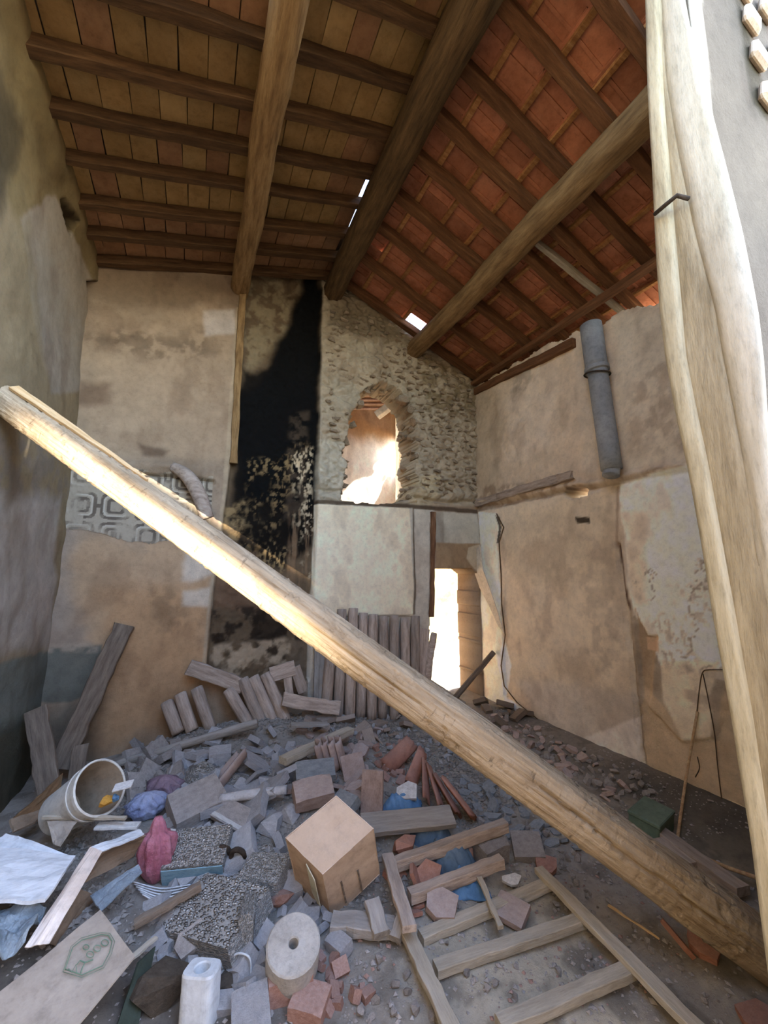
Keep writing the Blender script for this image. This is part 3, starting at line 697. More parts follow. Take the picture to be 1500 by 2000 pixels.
for (px, py, l, h) in ((783, 783, .20, .12), (800, 802, .13, .13), (808, 826, .10, .16), (812, 858, .10, .10), (806, 893, .08, .08), (702, 792, .12, .09), (676, 862, .09, .14), (690, 830, .08, .1)):
    p = ony(px, py, YB+.06); o = link('stone', rng.choice(st_me), None, WB); o.location = p; o.scale = (l, .2, h); o.rotation_euler = (0, rng.uniform(-.4, .4), rng.uniform(-.3, .3))
for q in range(70):
    i = rng.randrange(len(HOLE)); t = rng.random(); a_, b_ = HOLE[i], HOLE[(i+1) % len(HOLE)]
    if max(a_[1], b_[1]) < 2.62: continue
    o = link('stone', rng.choice(st_me), None, WB); sz = rng.uniform(.06, .12)
    o.location = (a_[0]+(b_[0]-a_[0])*t+rng.uniform(-.02, .03), YB+rng.uniform(.04, .42), a_[1]+(b_[1]-a_[1])*t+rng.uniform(-.02, .03))
    o.scale = (sz, sz*1.5, sz*.7); o.rotation_euler = (rng.uniform(-.4, .4), rng.uniform(-.5, .5), rng.uniform(-.5, .5))
# printed wall border with a rounded meander
def border():
    poly = [(100, 908), (330, 922), (440, 936), (432, 1030), (400, 1040), (330, 1062), (250, 1058), (180, 1040), (105, 1018)]
    pp = [cB(*p) for p in poly]; st = .007
    U, V = np.meshgrid(np.arange(XL+.01, .14, st), np.arange(1.9, 2.7, st), indexing='ij')
    sd = polysd(U+(fbm(U, V, 8, 4, 5)-.5)*.05, V+(fbm(U, V, 8, 4, 6)-.5)*.10, pp)
    K = sd > 0
    per = .27
    a = np.mod(U, per)/per; b = np.mod(V+.05, per)/per
    par = (np.floor(U/per)+np.floor((V+.05)/per)) % 2
    def rr(x, y, s): return np.power(np.abs(x)**5+np.abs(y)**5, .2)/s
    d = rr(a-.5, b-.5, .5)
    ring = ((d > .72) & (d < .9)) | ((d > .34) & (d < .52))
    slot = (np.abs(a-.5) < .12) & np.where(par > 0, b > .5, b < .5) & (d > .52)
    bar = (np.abs(b-.5) < .07) & (d > .9)
    ink = np.where(slot, False, ring) | bar | ((np.abs(a-.5) < .09) & (d < .3) & (par < 1))
    wear = sstep(.30, .50, fbm(U, V, 7, 5, 15))*sstep(-.02, .2, sd+.1)
    C = np.zeros(U.shape+(3,)); C[:] = hexc('aa9c88'); C *= (.8+.4*fbm(U, V, 3, 4, 2))[..., None]
    k = (ink*wear*.85)[..., None]; C = C*(1-k)+np.array(hexc('584d43'))*k
    ed = ((d > .62) & (d < .72) & ~ink)*wear*.5; C = C*(1-ed[..., None])+np.array(hexc('cdc2b0'))*ed[..., None]
    idx = -np.ones(U.shape, int); q = K[:-1, :-1] & K[1:, :-1] & K[:-1, 1:] & K[1:, 1:]
    us = np.zeros(U.shape, bool); us[:-1, :-1] |= q; us[1:, :-1] |= q; us[:-1, 1:] |= q; us[1:, 1:] |= q
    idx[us] = np.arange(us.sum())
    D = dispB(U, V)+.006
    P = np.stack([U, YB-D, V], -1)
    me = bpy.data.meshes.new('wall_border')
    me.from_pydata(P[us].tolist(), [], np.stack([idx[:-1, :-1][q], idx[1:, :-1][q], idx[1:, 1:][q], idx[:-1, 1:][q]], 1).tolist())
    ca = me.color_attributes.new('Col', 'FLOAT_COLOR', 'POINT')
    ca.data.foreach_set('color', np.concatenate([C[us], np.ones((us.sum(), 1))], 1).astype(np.float32).ravel())
    o = link('wall_border', me, PAPER, WB); o['label'] = 'faded printed border of rounded meander squares'
border()
def trim(n, px0, px1, Y, W, T, m):
    o = plank('trim_%d' % n, ony(*px0, Y), ony(*px1, Y), W, T, m, (0, -1, 0), n=16, jit=.006); return tag(o, kind='structure')
trim(1, (474, 570), (456, 905), YB-.02, .07, .05, LOGW)
trim(2, (846, 1000), (842, 1205), YB-.005, .065, .05, mat('red_brown_doorpost', [(.3, '5f4230'), (.6, '8a6549'), (.8, 'a98a6c')], 4, (1, 7, 7), .6, 9, vary=0))
# old joist line on the right wall
o = plank('trim_3', (XR-.02, 4.36, 2.575), (XR-.03, 2.82, 2.63), .08, .09, OLDW, (0, 0, 1), n=16, jit=.014, chip=.03); tag(o, kind='structure')
o = plank('trim_4', (XR+.03, 4.38, 4.19), (XR+.0, 2.7, 4.02), .12, .10, RAFTR, (0, 0, 1), n=14, jit=.01); tag(o, kind='structure')
# partition beside the viewer: plaster end, split boards and the worn frame post
JX = 1.40
WF = wall('wall_front', (0, .565, 0), (1, 0, 0), (0, 0, 1), (0, -1, 0), JX+.005, XR-.02, -.1, 5.0, .02, lambda U, V: U > 0,
          painter('574f42', [([(1330, -200), (1345, -200), (1480, 1000), (1500, 1400), (1470, 1400)], 'd2c8b2', .01, .01, 1.), ([(1440, 640), (1500, 640), (1500, 800), (1470, 760)], '5a5448', .02, .05, .8, 'mottle'),  # dark base colour carries the shade on the partition's near face
                              ([(1420, -100), (1440, 0), (1500, 190), (1520, 260), (1470, 200)], '3a3322', .008, .01, 1.)], lambda x, y: tuple(ony(x, y, .565)[[0, 2]])),
          lambda U, V: (fbm(U, V, 3, 4, 3)-.5)*.01, .10, WALL)
rows = [(-260, 1235, 1255, 1262, 1300), (0, 1260, 1283, 1290, 1338), (150, 1264, 1288, 1300, 1366), (300, 1272, 1300, 1325, 1404), (450, 1279, 1312, 1355, 1440), (600, 1288, 1325, 1394, 1470), (690, 1299, 1333, 1408, 1482), (800, 1318, 1354, 1430, 1490), (900, 1340, 1375, 1450, 1497), (1050, 1367, 1402, 1474, 1518), (1200, 1392, 1430, 1500, 1540), (1400, 1428, 1464, 1536, 1572), (1650, 1468, 1500, 1574, 1610), (1900, 1500, 1536, 1612, 1650), (2300, 1556, 1592, 1670, 1706)]
def jamb_strip(name, ea, eb, xa, xb, m, ncol, amp, parent=None, thick=.03):
    v = []; f = []; n = 60
    ys = np.linspace(rows[0][0], rows[-1][0], n)
    R_ = np.array(rows, float)
    for i, y in enumerate(ys):
        a = np.interp(y, R_[:, 0], R_[:, ea]); b = np.interp(y, R_[:, 0], R_[:, eb])
        for k in range(ncol+1):
            t = k/ncol; X = xa+(xb-xa)*t
            p = onx(a+(b-a)*t, y, X); p = p+np.array([-1, 0, 0])*float(amp*(2*fbm(y*.004+5, k*.9, 1, 4, ea*7)-1)+amp*.8*math.sin(t*math.pi))
            v.append(p)
    for i in range(n-1):
        for k in range(ncol):
            a = i*(ncol+1)+k; f.append((a, a+1, a+ncol+2, a+ncol+1))
    me = mesh(name, v, f, True)
    bm = bmesh.new(); bm.from_mesh(me); bmesh.ops.recalc_face_normals(bm, faces=bm.faces)
    be = [e for e in bm.edges if e.is_boundary]; ex = bmesh.ops.extrude_edge_only(bm, edges=be)
    for g in ex['geom']:
        if isinstance(g, bmesh.types.BMVert): g.co.x += thick
    bm.to_mesh(me); bm.free()
    return link(name, me, m, parent)
PLAS = mat('cream_plaster_edge', [(.2, 'a59b86'), (.5, 'bcb39e'), (.8, 'cac1ae')], 3, (5, 5, 1), .25, 18, vary=0)
CRACK = mat('cracked_pale_boards', [(.25, '807258'), (.5, 'a4967a'), (.8, 'bbae92')], 3, (7, 7, 1), .5, 8, vary=0)
tr = empty('trim_5', (JX, .62, 0)); tag(tr, kind='structure')
def tochild(o, par):
    o.parent = par
    bpy.context.view_layer.update(); o.matrix_parent_inverse = par.matrix_world.inverted()
for nm, ea, eb, xa, xb, m, nc, am in (('frame_post', 1, 2, JX-.045, JX-.04, JAMB, 4, .004), ('reveal_board', 2, 3, JX-.02, JX-.015, CRACK, 6, .004), ('plaster_edge', 3, 4, JX-.01, JX+.002, PLAS, 5, .012)):
    o = jamb_strip(nm, ea, eb, xa, xb, m, nc, am, tr, .05 if nm == 'frame_post' else .03); tochild(o, tr)
hk = [onx(1279, 418, JX-.06), onx(1300, 400, JX-.075), onx(1322, 382, JX-.07), onx(1345, 388, JX-.03)]
def tube_path(name, pts, r, m, parent=None, nr=8, smooth=True):
    v = []; f = []; n = len(pts)
    P = [Vector(p) for p in pts]
    for i, p in enumerate(P):
        t = (P[min(i+1, n-1)]-P[max(i-1, 0)]).normalized()
        a = t.cross(Vector((.31, .22, .93))).normalized(); b = t.cross(a)
        rr = r(i/(n-1)) if callable(r) else r
        for k in range(nr):
            q = 2*math.pi*k/nr; v.append(p+(a*math.cos(q)+b*math.sin(q))*rr)
    for i in range(n-1):
        for k in range(nr):
            f.append((i*nr+k, i*nr+(k+1) % nr, (i+1)*nr+(k+1) % nr, (i+1)*nr+k))
    f += [tuple(range(nr))[::-1], tuple(range((n-1)*nr, n*nr))]
    return link(name, mesh(name, v, f, smooth), m, parent)
def curve(pts, n=24):
    P = [np.array(p, float) for p in pts]; P = [2*P[0]-P[1]]+P+[2*P[-1]-P[-2]]; out = []
    m = len(P)-3
    for s in range(m):
        for j in range(n//m+1):
            t = j/(n//m+1); a, b, c, d = P[s:s+4]
            out.append(.5*((2*b)+(c-a)*t+(2*a-5*b+4*c-d)*t*t+(3*b-a-3*c+d)*t**3))
    out.append(P[-2]); return out
o = tube_path('iron_hook', hk, .007, IRON, tr); tochild(o, tr); o['label'] = 'dark iron hook nailed into the pale frame post'
for (px, py, h) in ((1446, -20, .11), (1460, 40, .12), (1474, 110, .12), (1492, 190, .12), (1490, 20, .11), (1510, 110, .12)):
    p = ony(px+8, py, .552); o = link('brick', box_mesh('brick', .10, .03, h*.75, .012), BRICKW, WF); o.location = p; o.rotation_euler = (0, .3, 0)
# behind the viewer: added wall, slot shaped so the spot hits only the log
LV = np.array(LOGLAMP)
lo_, hi_ = [], []
for t, wl, wh in ((.045, -.5, -.4), (.09, -.62, -.2), (.2, -.68, -.1), (.35, -.68, -.12), (.5, -.68, -.4), (.62, -.68, -.5), (.74, -.68, -.6)):
    c = pa+(pb-pa)*t; k = np.cross(ax, c-LV); k /= np.linalg.norm(k); k = k if k[2] > 0 else -k
    r = .083+.026*t
    lo_.append(c+k*r*wl); hi_.append(c+k*r*wh)
lp = lo_+hi_[::-1]
slot = [tuple((LV+(p-LV)*((-1.6-LV[1])/(p-LV)[1]))[[0, 2]]) for p in lp]
cx0 = np.mean([q[0] for q in slot]); cz0 = np.mean([q[1] for q in slot])
def rear():
    out = [(-1.1, -.1), (3.5, -.1), (3.5, 2.9), (-1.1, 2.9)]
    bm = bmesh.new()
    ov = [bm.verts.new((x, -1.6, z)) for x, z in out]; iv = [bm.verts.new((x, -1.6, z)) for x, z in slot]
    ee = [bm.edges.new((ov[i], ov[(i+1) % 4])) for i in range(4)]+[bm.edges.new((iv[i], iv[(i+1) % len(iv)])) for i in range(len(iv))]
    bmesh.ops.triangle_fill(bm, use_beauty=True, edges=ee)
    me = bpy.data.meshes.new('wall_rear'); bm.to_mesh(me); bm.free()
    return tag(link('wall_rear', me, OLDW), kind='structure')
rear()
# ---------------------------------------------------------------- the yard seen through the door and the hole
YARD = wallmat('yard_ground', .4, 30, .2); FARW = wallmat('far_wall_plaster', .5, 50, .25)
yd = np.array([.75, .14, .66]); yd = yd/np.linalg.norm(yd)
FA = np.array([1.6, 5.7, 0]); FU = np.array([.87, .45, 0]); FU = FU/np.linalg.norm(FU); FN = np.array([FU[1], -FU[0], 0])
def onfar(x, y): d = ray(x, y); return OC+d*((FA-OC)@FN)/(d@FN)
def cF(x, y): p = onfar(x, y); return (float((p-FA)@FU), float(p[2]))
wall('wall_far', FA, FU, (0, 0, 1), FN, -1.2, 1.95, -.1, 4.75, .03, lambda U, V: V > -1, painter('b98f66', [([(640, 860), (840, 860), (840, 1000), (640, 1000)], 'efe3d4', .15, .1, .9)], cF), lambda U, V: (fbm(U, V, 4, 4, 3)-.5)*.03, .2, FARW)  # pale layer painted in so the sun patches blow out white
blobs = [[(665, 962), (690, 935), (735, 922), (752, 935), (745, 960), (725, 990), (690, 995)], [(728, 905), (745, 890), (775, 880), (790, 893), (785, 912), (760, 925), (735, 922)]]
sh = []
for b in blobs:
    q = []
    for p in b:
        a = onfar(*p); a = a+yd*((3.47-a[0])/yd[0]); q.append((a[1], a[2]))
    sh.append(q)
wall('wall_far_side', (3.47, 0, 0), (0, 1, 0), (0, 0, 1), (-1, 0, 0), 4.88, 6.9, 2.0, 4.8, .02, lambda U, V: (polysd(U, V, sh[0]) < 0) & (polysd(U, V, sh[1]) < 0), painter('b59a78', [], lambda x, y: (0, 0)), lambda U, V: U*0, .06, FARW)  # added wall that masks the light; holes shaped to cast two sun patches
wall('roof_far', (0, 0, 4.75), (1, 0, 0), (0, 1, 0), (0, 0, -1), .2, 3.6, 4.9, 7.2, .1, lambda U, V: U > -9, painter('8a6a52', [], lambda x, y: (0, 0)), lambda U, V: U*0, .05, FARW)
fl = empty('ceiling', (0, 0, 0)); tag(fl, kind='structure')
PINK = mat('pink_far_tiles', [(.3, 'b08a76'), (.7, 'cfae9a')], 8, vary=.2)
for k in range(6):
    p, q = ony(650, 797-k*8.5, 5.75-k*.07), ony(800, 797-k*8.5, 5.60-k*.07)
    plank('lath', p, q, .05, .035, PINK, (0, -1, .6), fl, n=6)
tag(plank('far_beam', ony(736, 812, 5.3), ony(790, 772, 5.0), .12, .10, mat('white_beam', [(.3, 'c9bfae'), (.7, 'e6ddcd')], 6), n=4), 'whitish squared beam end seen through the hole in the back wall', 'beam')
tag(link('floor', mesh('yard', [(-3, 4.86, -.02), (9, 4.86, -.02), (9, 12, -.02), (-3, 12, -.02), (-3, 4.86, -.3), (9, 4.86, -.3), (9, 12, -.3), (-3, 12, -.3)], [(0, 1, 2, 3), (7, 6, 5, 4), (0, 4, 5, 1), (1, 5, 6, 2), (2, 6, 7, 3), (3, 7, 4, 0)]), mat('pale_yard_dust', [(.3, 'b9a98a'), (.7, 'd9cbb0')], 3, vary=0)), kind='structure')
tag(link('wall_yard', mesh('wall_yard', [(3.0, 9.0, -.1), (9.5, 7.6, -.1), (9.5, 7.6, 4), (3.0, 9.0, 4), (3.0, 9.3, -.1), (9.5, 7.9, -.1), (9.5, 7.9, 4), (3.0, 9.3, 4)], [(0, 1, 2, 3), (7, 6, 5, 4), (0, 4, 5, 1), (1, 5, 6, 2), (2, 6, 7, 3), (3, 7, 4, 0)]), mat('yellow_yard_wall', [(.3, 'c9a868'), (.7, 'e3cd98')], 3, vary=0)), kind='structure')
def band(pts, w_):
    L_ = [(x-w_/2, y) for x, y in pts]; return L_+[(x+w_/2, y) for x, y in pts[::-1]]
def flat(name, pts, conv3, th, m, parent, off):
    P_ = [np.array(conv3(*p)) for p in pts]; n = len(P_); o3 = np.array(off)
    return link(name, mesh(name, [p+o3*.0 for p in P_]+[p+o3*th for p in P_], [tuple(range(n))[::-1], tuple(range(n, 2*n))]+[(k, (k+1) % n, n+(k+1) % n, n+k) for k in range(n)]), m, parent)
WR = bpy.data.objects['wall_right']
o = flat('torn_plaster_sheet', [(922, 1084), (938, 1064), (944, 1112), (958, 1150), (972, 1192), (985, 1236), (974, 1222), (956, 1182), (938, 1148), (926, 1112)], lambda x, y: onx(x, y, XR-.05), .012, WHITEP0, WR, (-1, 0, 0)); o['label'] = 'torn pale strip of plaster curling beside the doorway'
o = flat('plaster_edge', band([(970, 1003), (984, 1030), (975, 1060), (979, 1120), (980, 1180), (987, 1240), (979, 1300), (985, 1340), (1010, 1372), (1062, 1414), (1096, 1424)], 2.0), lambda x, y: onx(x, y, XR-.022), .004, DARKC, WR, (-1, 0, 0)); o['label'] = 'dark crack along the edge of the torn plaster'
# stove pipe
fp = empty('flue_pipe', (XR-.12, 2.38, 2.5)); tag(fp, 'grey cement flue pipe fixed upright on the upper right wall', 'pipe')
for nm, a, b, r in (('pipe_section', (XR-.13, 2.335, 2.56), (XR-.13, 2.40, 3.62), .088), ('pipe_section', (XR-.13, 2.40, 3.55), (XR-.13, 2.425, 4.02), .098), ('collar', (XR-.13, 2.397, 3.53), (XR-.13, 2.40, 3.57), .108), ('pipe_foot', (XR-.15, 2.335, 2.50), (XR-.13, 2.335, 2.57), .07)):
    o = pole(nm, a, b, r, PIPE, fp, (0, 1, 0), nl=6, nr=24, rough=.004); tochild(o, fp)
o = link('mortar_lump', rock('mortar_lump', 5, 16), WHITEP0, fp); o.matrix_world = Matrix.Translation(Vector(onx(1238, 917, XR-.06))); o.scale = (.10, .30, .07); tochild(o, fp)
o = tube_path('strap', [(XR-.13+.11*math.cos(a), 2.40+.11*math.sin(a), 3.50+.02*math.sin(a)) for a in np.linspace(0, 2*math.pi, 20)], .008, IRON, fp); tochild(o, fp)
# ---------------------------------------------------------------- rubble: materials
CONC = mat('grey_plaster_chunk', [(.25, 'a6a5a8'), (.5, 'bdbcbe'), (.8, 'd2d1d2')], 7, bmp=.7, bscale=26, vary=.18, dust=.3, dustc='bfbebf')
TANC = mat('tan_mortar_chunk', [(.25, '938a83'), (.5, 'b0a7a0'), (.8, 'c6beb7')], 7, bmp=.7, bscale=26, vary=.2, dust=.3, dustc='b4afac')
TILEG = mat('dusty_clay_tile', [(.25, '8f7a70'), (.5, 'a89186'), (.8, 'b9a59a')], 4, bmp=.2, bscale=40, vary=.15, dust=.45, dustc='b7b1b0')
BRICK = mat('broken_red_brick', [(.25, '93695a'), (.5, 'ab8373'), (.8, 'bf9b8c')], 7, bmp=.5, bscale=30, vary=.22, dust=.35, dustc='b9aeab')
TERR2 = mat('terracotta_shard', [(.25, '8f6150'), (.5, 'a87663'), (.8, 'ba8b78')], 5, bmp=.25, bscale=30, vary=.18, dust=.25, dustc='b3a59d')
SLATE = mat('blue_grey_block', [(.25, '6d7175'), (.5, '84888b'), (.8, '9a9d9e')], 5, bmp=.3, bscale=30, vary=.1, dust=.2, dustc='b0b2b5')
AGG = mat('pebbly_concrete', [(.3, '8e8b86'), (.7, 'aba8a3')], 8, bmp=1., vary=.08, cells=24, cellc=('8b8782', 'f0efec'))
WHITEP = mat('white_plaster_flake', [(.3, 'b9b6b2'), (.7, 'dcdad6')], 6, bmp=.3, vary=.1)
CARD = mat('brown_cardboard', [(.3, 'ad937a'), (.7, 'c2aa92')], 3, bmp=.1, bscale=50, vary=0, dust=.75, dustc='e0d3c7')
CARDD = mat('dull_cardboard', [(.3, '84705c'), (.7, 'a08b75')], 3, bmp=.15, bscale=40, vary=.1)
CARDP = mat('dirty_printed_cardboard', [(.25, '74675a'), (.45, 'a3978a'), (.8, 'b5aa9d')], 3.5, bmp=.15, bscale=30, vary=0)
CARDW = mat('pale_cardboard_flap', [(.3, 'cdbcae'), (.7, 'e6dad0')], 3, bmp=.1, vary=0)
PAPERW = mat('white_foam_sheet', [(.3, 'c4c8cc'), (.7, 'e3e6e9')], 3, (1, 3, 1), bmp=.25, bscale=14, vary=0)
GREENP = mat('faded_green_print', [(.3, '5f7a66'), (.7, '7d9480')], 9, bmp=0, vary=0)
def plastic(name, c1, c2, rough=.35, bmp=.8):
    return mat(name, [(.3, c1), (.7, c2)], 9, bmp=bmp, bscale=26, rough=rough, vary=0, spec=.5)
REDB = plastic('red_plastic_bag', 'a3586a', 'c88796')
LILB = plastic('lilac_plastic_bag', '8088ab', 'b3bcd6')
MAUB = plastic('mauve_plastic_bag', '7d6574', '9a8491')
SHEETP = plastic('grey_blue_plastic_sheet', '6a7884', 'a3b1bb', .3)
BUCK = mat('dirty_white_bucket', [(.25, '9d9484'), (.45, 'c9c5bb'), (.8, 'dfddd6')], 4, bmp=.1, rough=.5, vary=0)
BUCKI = mat('bucket_inside', [(.3, '8a7a66'), (.7, 'a89883')], 4, bmp=.1, vary=0)
BLUEC = mat('blue_cloth', [(.25, '476c92'), (.5, '668eb6'), (.8, '93b4d2')], 5, bmp=.4, bscale=12, vary=.1)
DENIM = mat('grey_blue_cloth', [(.25, '465462'), (.5, '62788c'), (.8, '8294a5')], 5, bmp=.4, bscale=12, vary=.1)
CYAN = mat('pale_blue_painted_face', [(.25, '6d8fa0'), (.6, '8fb0be'), (.85, 'a9c3cc')], 5, bmp=.3, vary=0)
PORC = mat('white_ceramic', [(.3, 'b9bfc4'), (.7, 'dfe3e6')], 4, bmp=.1, rough=.4, vary=0, spec=.5)
GREENB = mat('green_painted_metal', [(.3, '54665a'), (.7, '728474')], 5, bmp=.2, rough=.6, vary=0)
CANE = mat('dry_cane', [(.3, 'a8825f'), (.7, 'd2b48c')], 6, (2, 9, 9), bmp=.2, vary=.1)
DARKW = mat('dark_old_timber', [(.25, '584c41'), (.5, '7d6d5e'), (.8, '968675')], 4, (1, 8, 8), .5, 9, vary=.12, dust=.2)
GREYW = mat('grey_dusty_board', [(.25, '7d756c'), (.5, '9c948b'), (.8, 'b5aea6')], 4, (1, 9, 9), .4, 9, vary=.12, dust=.4, dustc='b4b0ac')
SPONGE = mat('yellow_sponge', [(.3, 'b98436'), (.7, 'd8a650')], 12, vary=0)
# ---------------------------------------------------------------- rubble: shapes
def shard(name, seed, n=6, rough=.2):
    """a flat broken plate of unit size: irregular outline, square edges"""
    r = random.Random(seed); o = []
    for k in range(n):
        a = 6.283*(k+r.uniform(-.28, .28))/n; q = r.uniform(.40, .58)
        o.append((math.cos(a)*q, math.sin(a)*q))
    v = [(x+r.uniform(-.02, .02), y+r.uniform(-.02, .02), z) for z in (-.5, .5) for x, y in o]
    f = [tuple(range(n))[::-1], tuple(range(n, 2*n))]+[(k, (k+1) % n, n+(k+1) % n, n+k) for k in range(n)]
    return mesh(name, v, f)
def chipped(name, seed, corner=None):
    """a brick-like block of unit size with knocked corners"""
    r = random.Random(seed); pts = []
    for x in (-.5, .5):
        for y in (-.5, .5):
            for z in (-.5, .5):
                c = r.random()
                if c < .3:
                    q = r.uniform(.1, .3)
                    pts += [(x*(1-2*q), y, z), (x, y*(1-2*q), z), (x, y, z*(1-q))]
                else: pts.append((x*r.uniform(.93, 1), y*r.uniform(.93, 1), z*r.uniform(.95, 1)))
    return hull(name, pts)
def pantile(name, L=.36, r0=.085, r1=.07, th=.014, arc=150, seed=0, frac=1.):
    n = 10; m = 6; v = []; f = []; rr = random.Random(seed)
    for i in range(m+1):
        t = i/m
        for side in (0, 1):
            for k in range(n+1):
                a = math.radians(-arc/2+arc*k/n*frac); r = (r0+(r1-r0)*t)-(th if side else 0)
                e = rr.uniform(-.012, .012) if i in (0, m) else 0
                v.append((t*L+e-L/2, r*math.sin(a), r*math.cos(a)-r0*.6))
    w = 2*(n+1)
    for i in range(m):
        for k in range(n):
            a = i*w+k; f.append((a, a+1, a+w+1, a+w)); b = a+n+1; f.append((b+w, b+w+1, b+1, b))
        a = i*w; f.append((a, a+w, a+w+n+1, a+n+1)); a = i*w+n; f.append((a+w, a, a+n+1, a+w+n+1))
    for i in (0, m):
        for k in range(n):
            a = i*w+k; q = (a, a+n+1, a+n+2, a+1); f.append(q if i == 0 else q[::-1])
    return mesh(name, v, f, True)
def orient(yaw, pitch, roll): return Matrix.Rotation(math.radians(yaw)-YAW, 4, 'Z') @ Matrix.Rotation(-math.radians(pitch), 4, 'Y') @ Matrix.Rotation(math.radians(roll), 4, 'X')
def put(o, px, py, up=0., yaw=0., pitch=0., roll=0., size=None, lab=None, cat=None, group=None):
    """set a thing on the ground: yaw 0 lies across the view, 90 points away"""
    p = at(px, py, up)
    o.matrix_world = Matrix.Translation(Vector(p)) @ orient(yaw, pitch, roll)
    if size: o.scale = size
    return tag(o, lab, cat, group)
def block(name, kind, m, px, py, up, size, yaw, pitch, roll, lab, cat='rubble', seed=None, group=None):
    seed = rng.randrange(9999) if seed is None else seed
    me = {'chip': chipped, 'rock': rock, 'shard': shard}[kind](name, seed)
    return put(link(name, me, m), px, py, up, yaw, pitch, roll, size, lab, cat, group)
def lie(name, a, b, ua, ub, W, T, m, lab, cat='board', kind='plank', **kw):
    p, q = at(*a, ua), at(*b, ub)
    o = plank(name, p, q, W, T, m, **kw) if kind == 'plank' else pole(name, p, q, W, m, **kw)
    return tag(o, lab, cat)
def quad(name, c, th, m, parent=None, n=8, bulge=0., wob=0., seed=0):
    """a thin sheet between four corner points"""
    A, B, C_, D = (np.array(p, float) for p in c); v = []; f = []
    nn = np.cross(B-A, D-A); nn /= np.linalg.norm(nn)+1e-9
    for i in range(n+1):
        for j in range(n+1):
            s, t = i/n, j/n
            p = A*(1-s)*(1-t)+B*s*(1-t)+C_*s*t+D*(1-s)*t
            v.append(p+nn*(bulge*math.sin(s*math.pi)*math.sin(t*math.pi)+wob*(float(fbm(s*4+seed, t*4, 1, 4, seed))-.5)))
    for i in range(n):
        for j in range(n):
            a = i*(n+1)+j; f.append((a, a+n+1, a+n+2, a+1))
    me = mesh(name, v, f); bm = bmesh.new(); bm.from_mesh(me)
    g = bmesh.ops.solidify(bm, geom=bm.faces[:], thickness=th)
    bmesh.ops.recalc_face_normals(bm, faces=bm.faces)
    bm.to_mesh(me); bm.free()
    return link(name, me, m, parent)
def bag(name, m, w, d, h, seed, neck=0.):
    """a crumpled plastic bag: pleated blob, drawn in at the neck"""
    n, k = 22, 36; v = []; f = []
    for i in range(n+1):
        t = i/n; prof = math.sin(math.pi*min(1, t*.96+.02))**.6
        if neck and t > 1-neck: prof = prof*.5+.12
        for j in range(k):
            a = 2*math.pi*j/k
            q = prof*(1+.16*math.sin(a*9+3*t+seed)*(.3+t)+.7*(float(fbm(math.cos(a)*2+seed, math.sin(a)*2+t*4, 1, 4, seed))-.5)+.22*(float(fbm(math.cos(a)*6+seed, math.sin(a)*6+t*11, 1, 3, seed+4))-.5))
            v.append((w*.5*q*math.cos(a), d*.5*q*math.sin(a), h*t))
    for i in range(n):
        for j in range(k):
            f.append((i*k+j, i*k+(j+1) % k, (i+1)*k+(j+1) % k, (i+1)*k+j))
    f += [tuple(range(k))[::-1], tuple(range(n*k, n*k+k))]
    return link(name, mesh(name, v, f, True), m)
def cloth(name, m, px, py, w, d, h, yaw, lab, seed=0):
    n = 34; v = []; f = []
    for i in range(n+1):
        for j in range(n+1):
            s, t = i/n-.5, j/n-.5; r = math.hypot(s, t)*2
            e = max(0, 1-r**3)
            z = h*e*(.35+.9*float(fbm(s*5+seed, t*5, 1, 4, seed)))+.007*math.sin(s*40+seed+6*float(fbm(s*6, t*6, 1, 3, seed+3)))*e
            wob = .12*(float(fbm(s*3+9, t*3, 1, 3, seed+7))-.5)
            v.append(((s+wob)*w, (t-wob)*d, z-.01))
    for i in range(n):
        for j in range(n):
            a = i*(n+1)+j; f.append((a, a+n+1, a+n+2, a+1))
    me = mesh(name, v, f, True); bm = bmesh.new(); bm.from_mesh(me); bmesh.ops.solidify(bm, geom=bm.faces[:], thickness=.006); bmesh.ops.recalc_face_normals(bm, faces=bm.faces); bm.to_mesh(me); bm.free()
    return put(link(name, me, m), px, py, .01, yaw, 0, 0, None, lab, 'cloth')
# ---------------------------------------------------------------- timber leaning round the walls
tops = [(650, 1206), (668, 1190), (690, 1188), (710, 1197), (728, 1200), (748, 1203), (770, 1202), (790, 1206), (810, 1203)]
bots = [(636, 1402), (660, 1408), (682, 1405), (704, 1400), (726, 1404), (748, 1402), (770, 1404), (793, 1400), (812, 1396)]
for i, (a, b) in enumerate(zip(tops, bots)):
    pole('split_post', ony(*b, 4.15+.04*(i % 2)), ony(*a, 4.30+.02*(i % 2)), (lambda t: .050+.006*math.sin(3*t)), OLDW, up=(0, 1, 0), nl=14, nr=10, square=.45, rough=.06, bend=.02)
    tag(COL.objects[-1], 'split grey post leaning below the cream wall panel, %s from the left' % ORD[i], 'post', 'row of split posts')
tag(plank('wide_board', ony(628, 1372, 4.2), ony(630, 1225, 4.33), .17, .03, GREYW, (0, -1, 0), n=10), 'wide pale board standing left of the row of split posts', 'board')
tag(plank('leaning_slab', ony(822, 1350, 4.2), ony(828, 1228, 4.33), .15, .04, OLDW, (0, -1, 0), n=10, jit=.008), 'short wide slab of wood standing at the door end of the split posts', 'board')
o = tube_path('bark_slab', curve([ony(832, 1340, 4.24), ony(838, 1290, 4.26), ony(846, 1248, 4.3), ony(848, 1236, 4.31)], 14), lambda t: .055-.02*t, OLDW); tag(o, 'bowed bark-edged offcut leaning at the bright doorway', 'board')
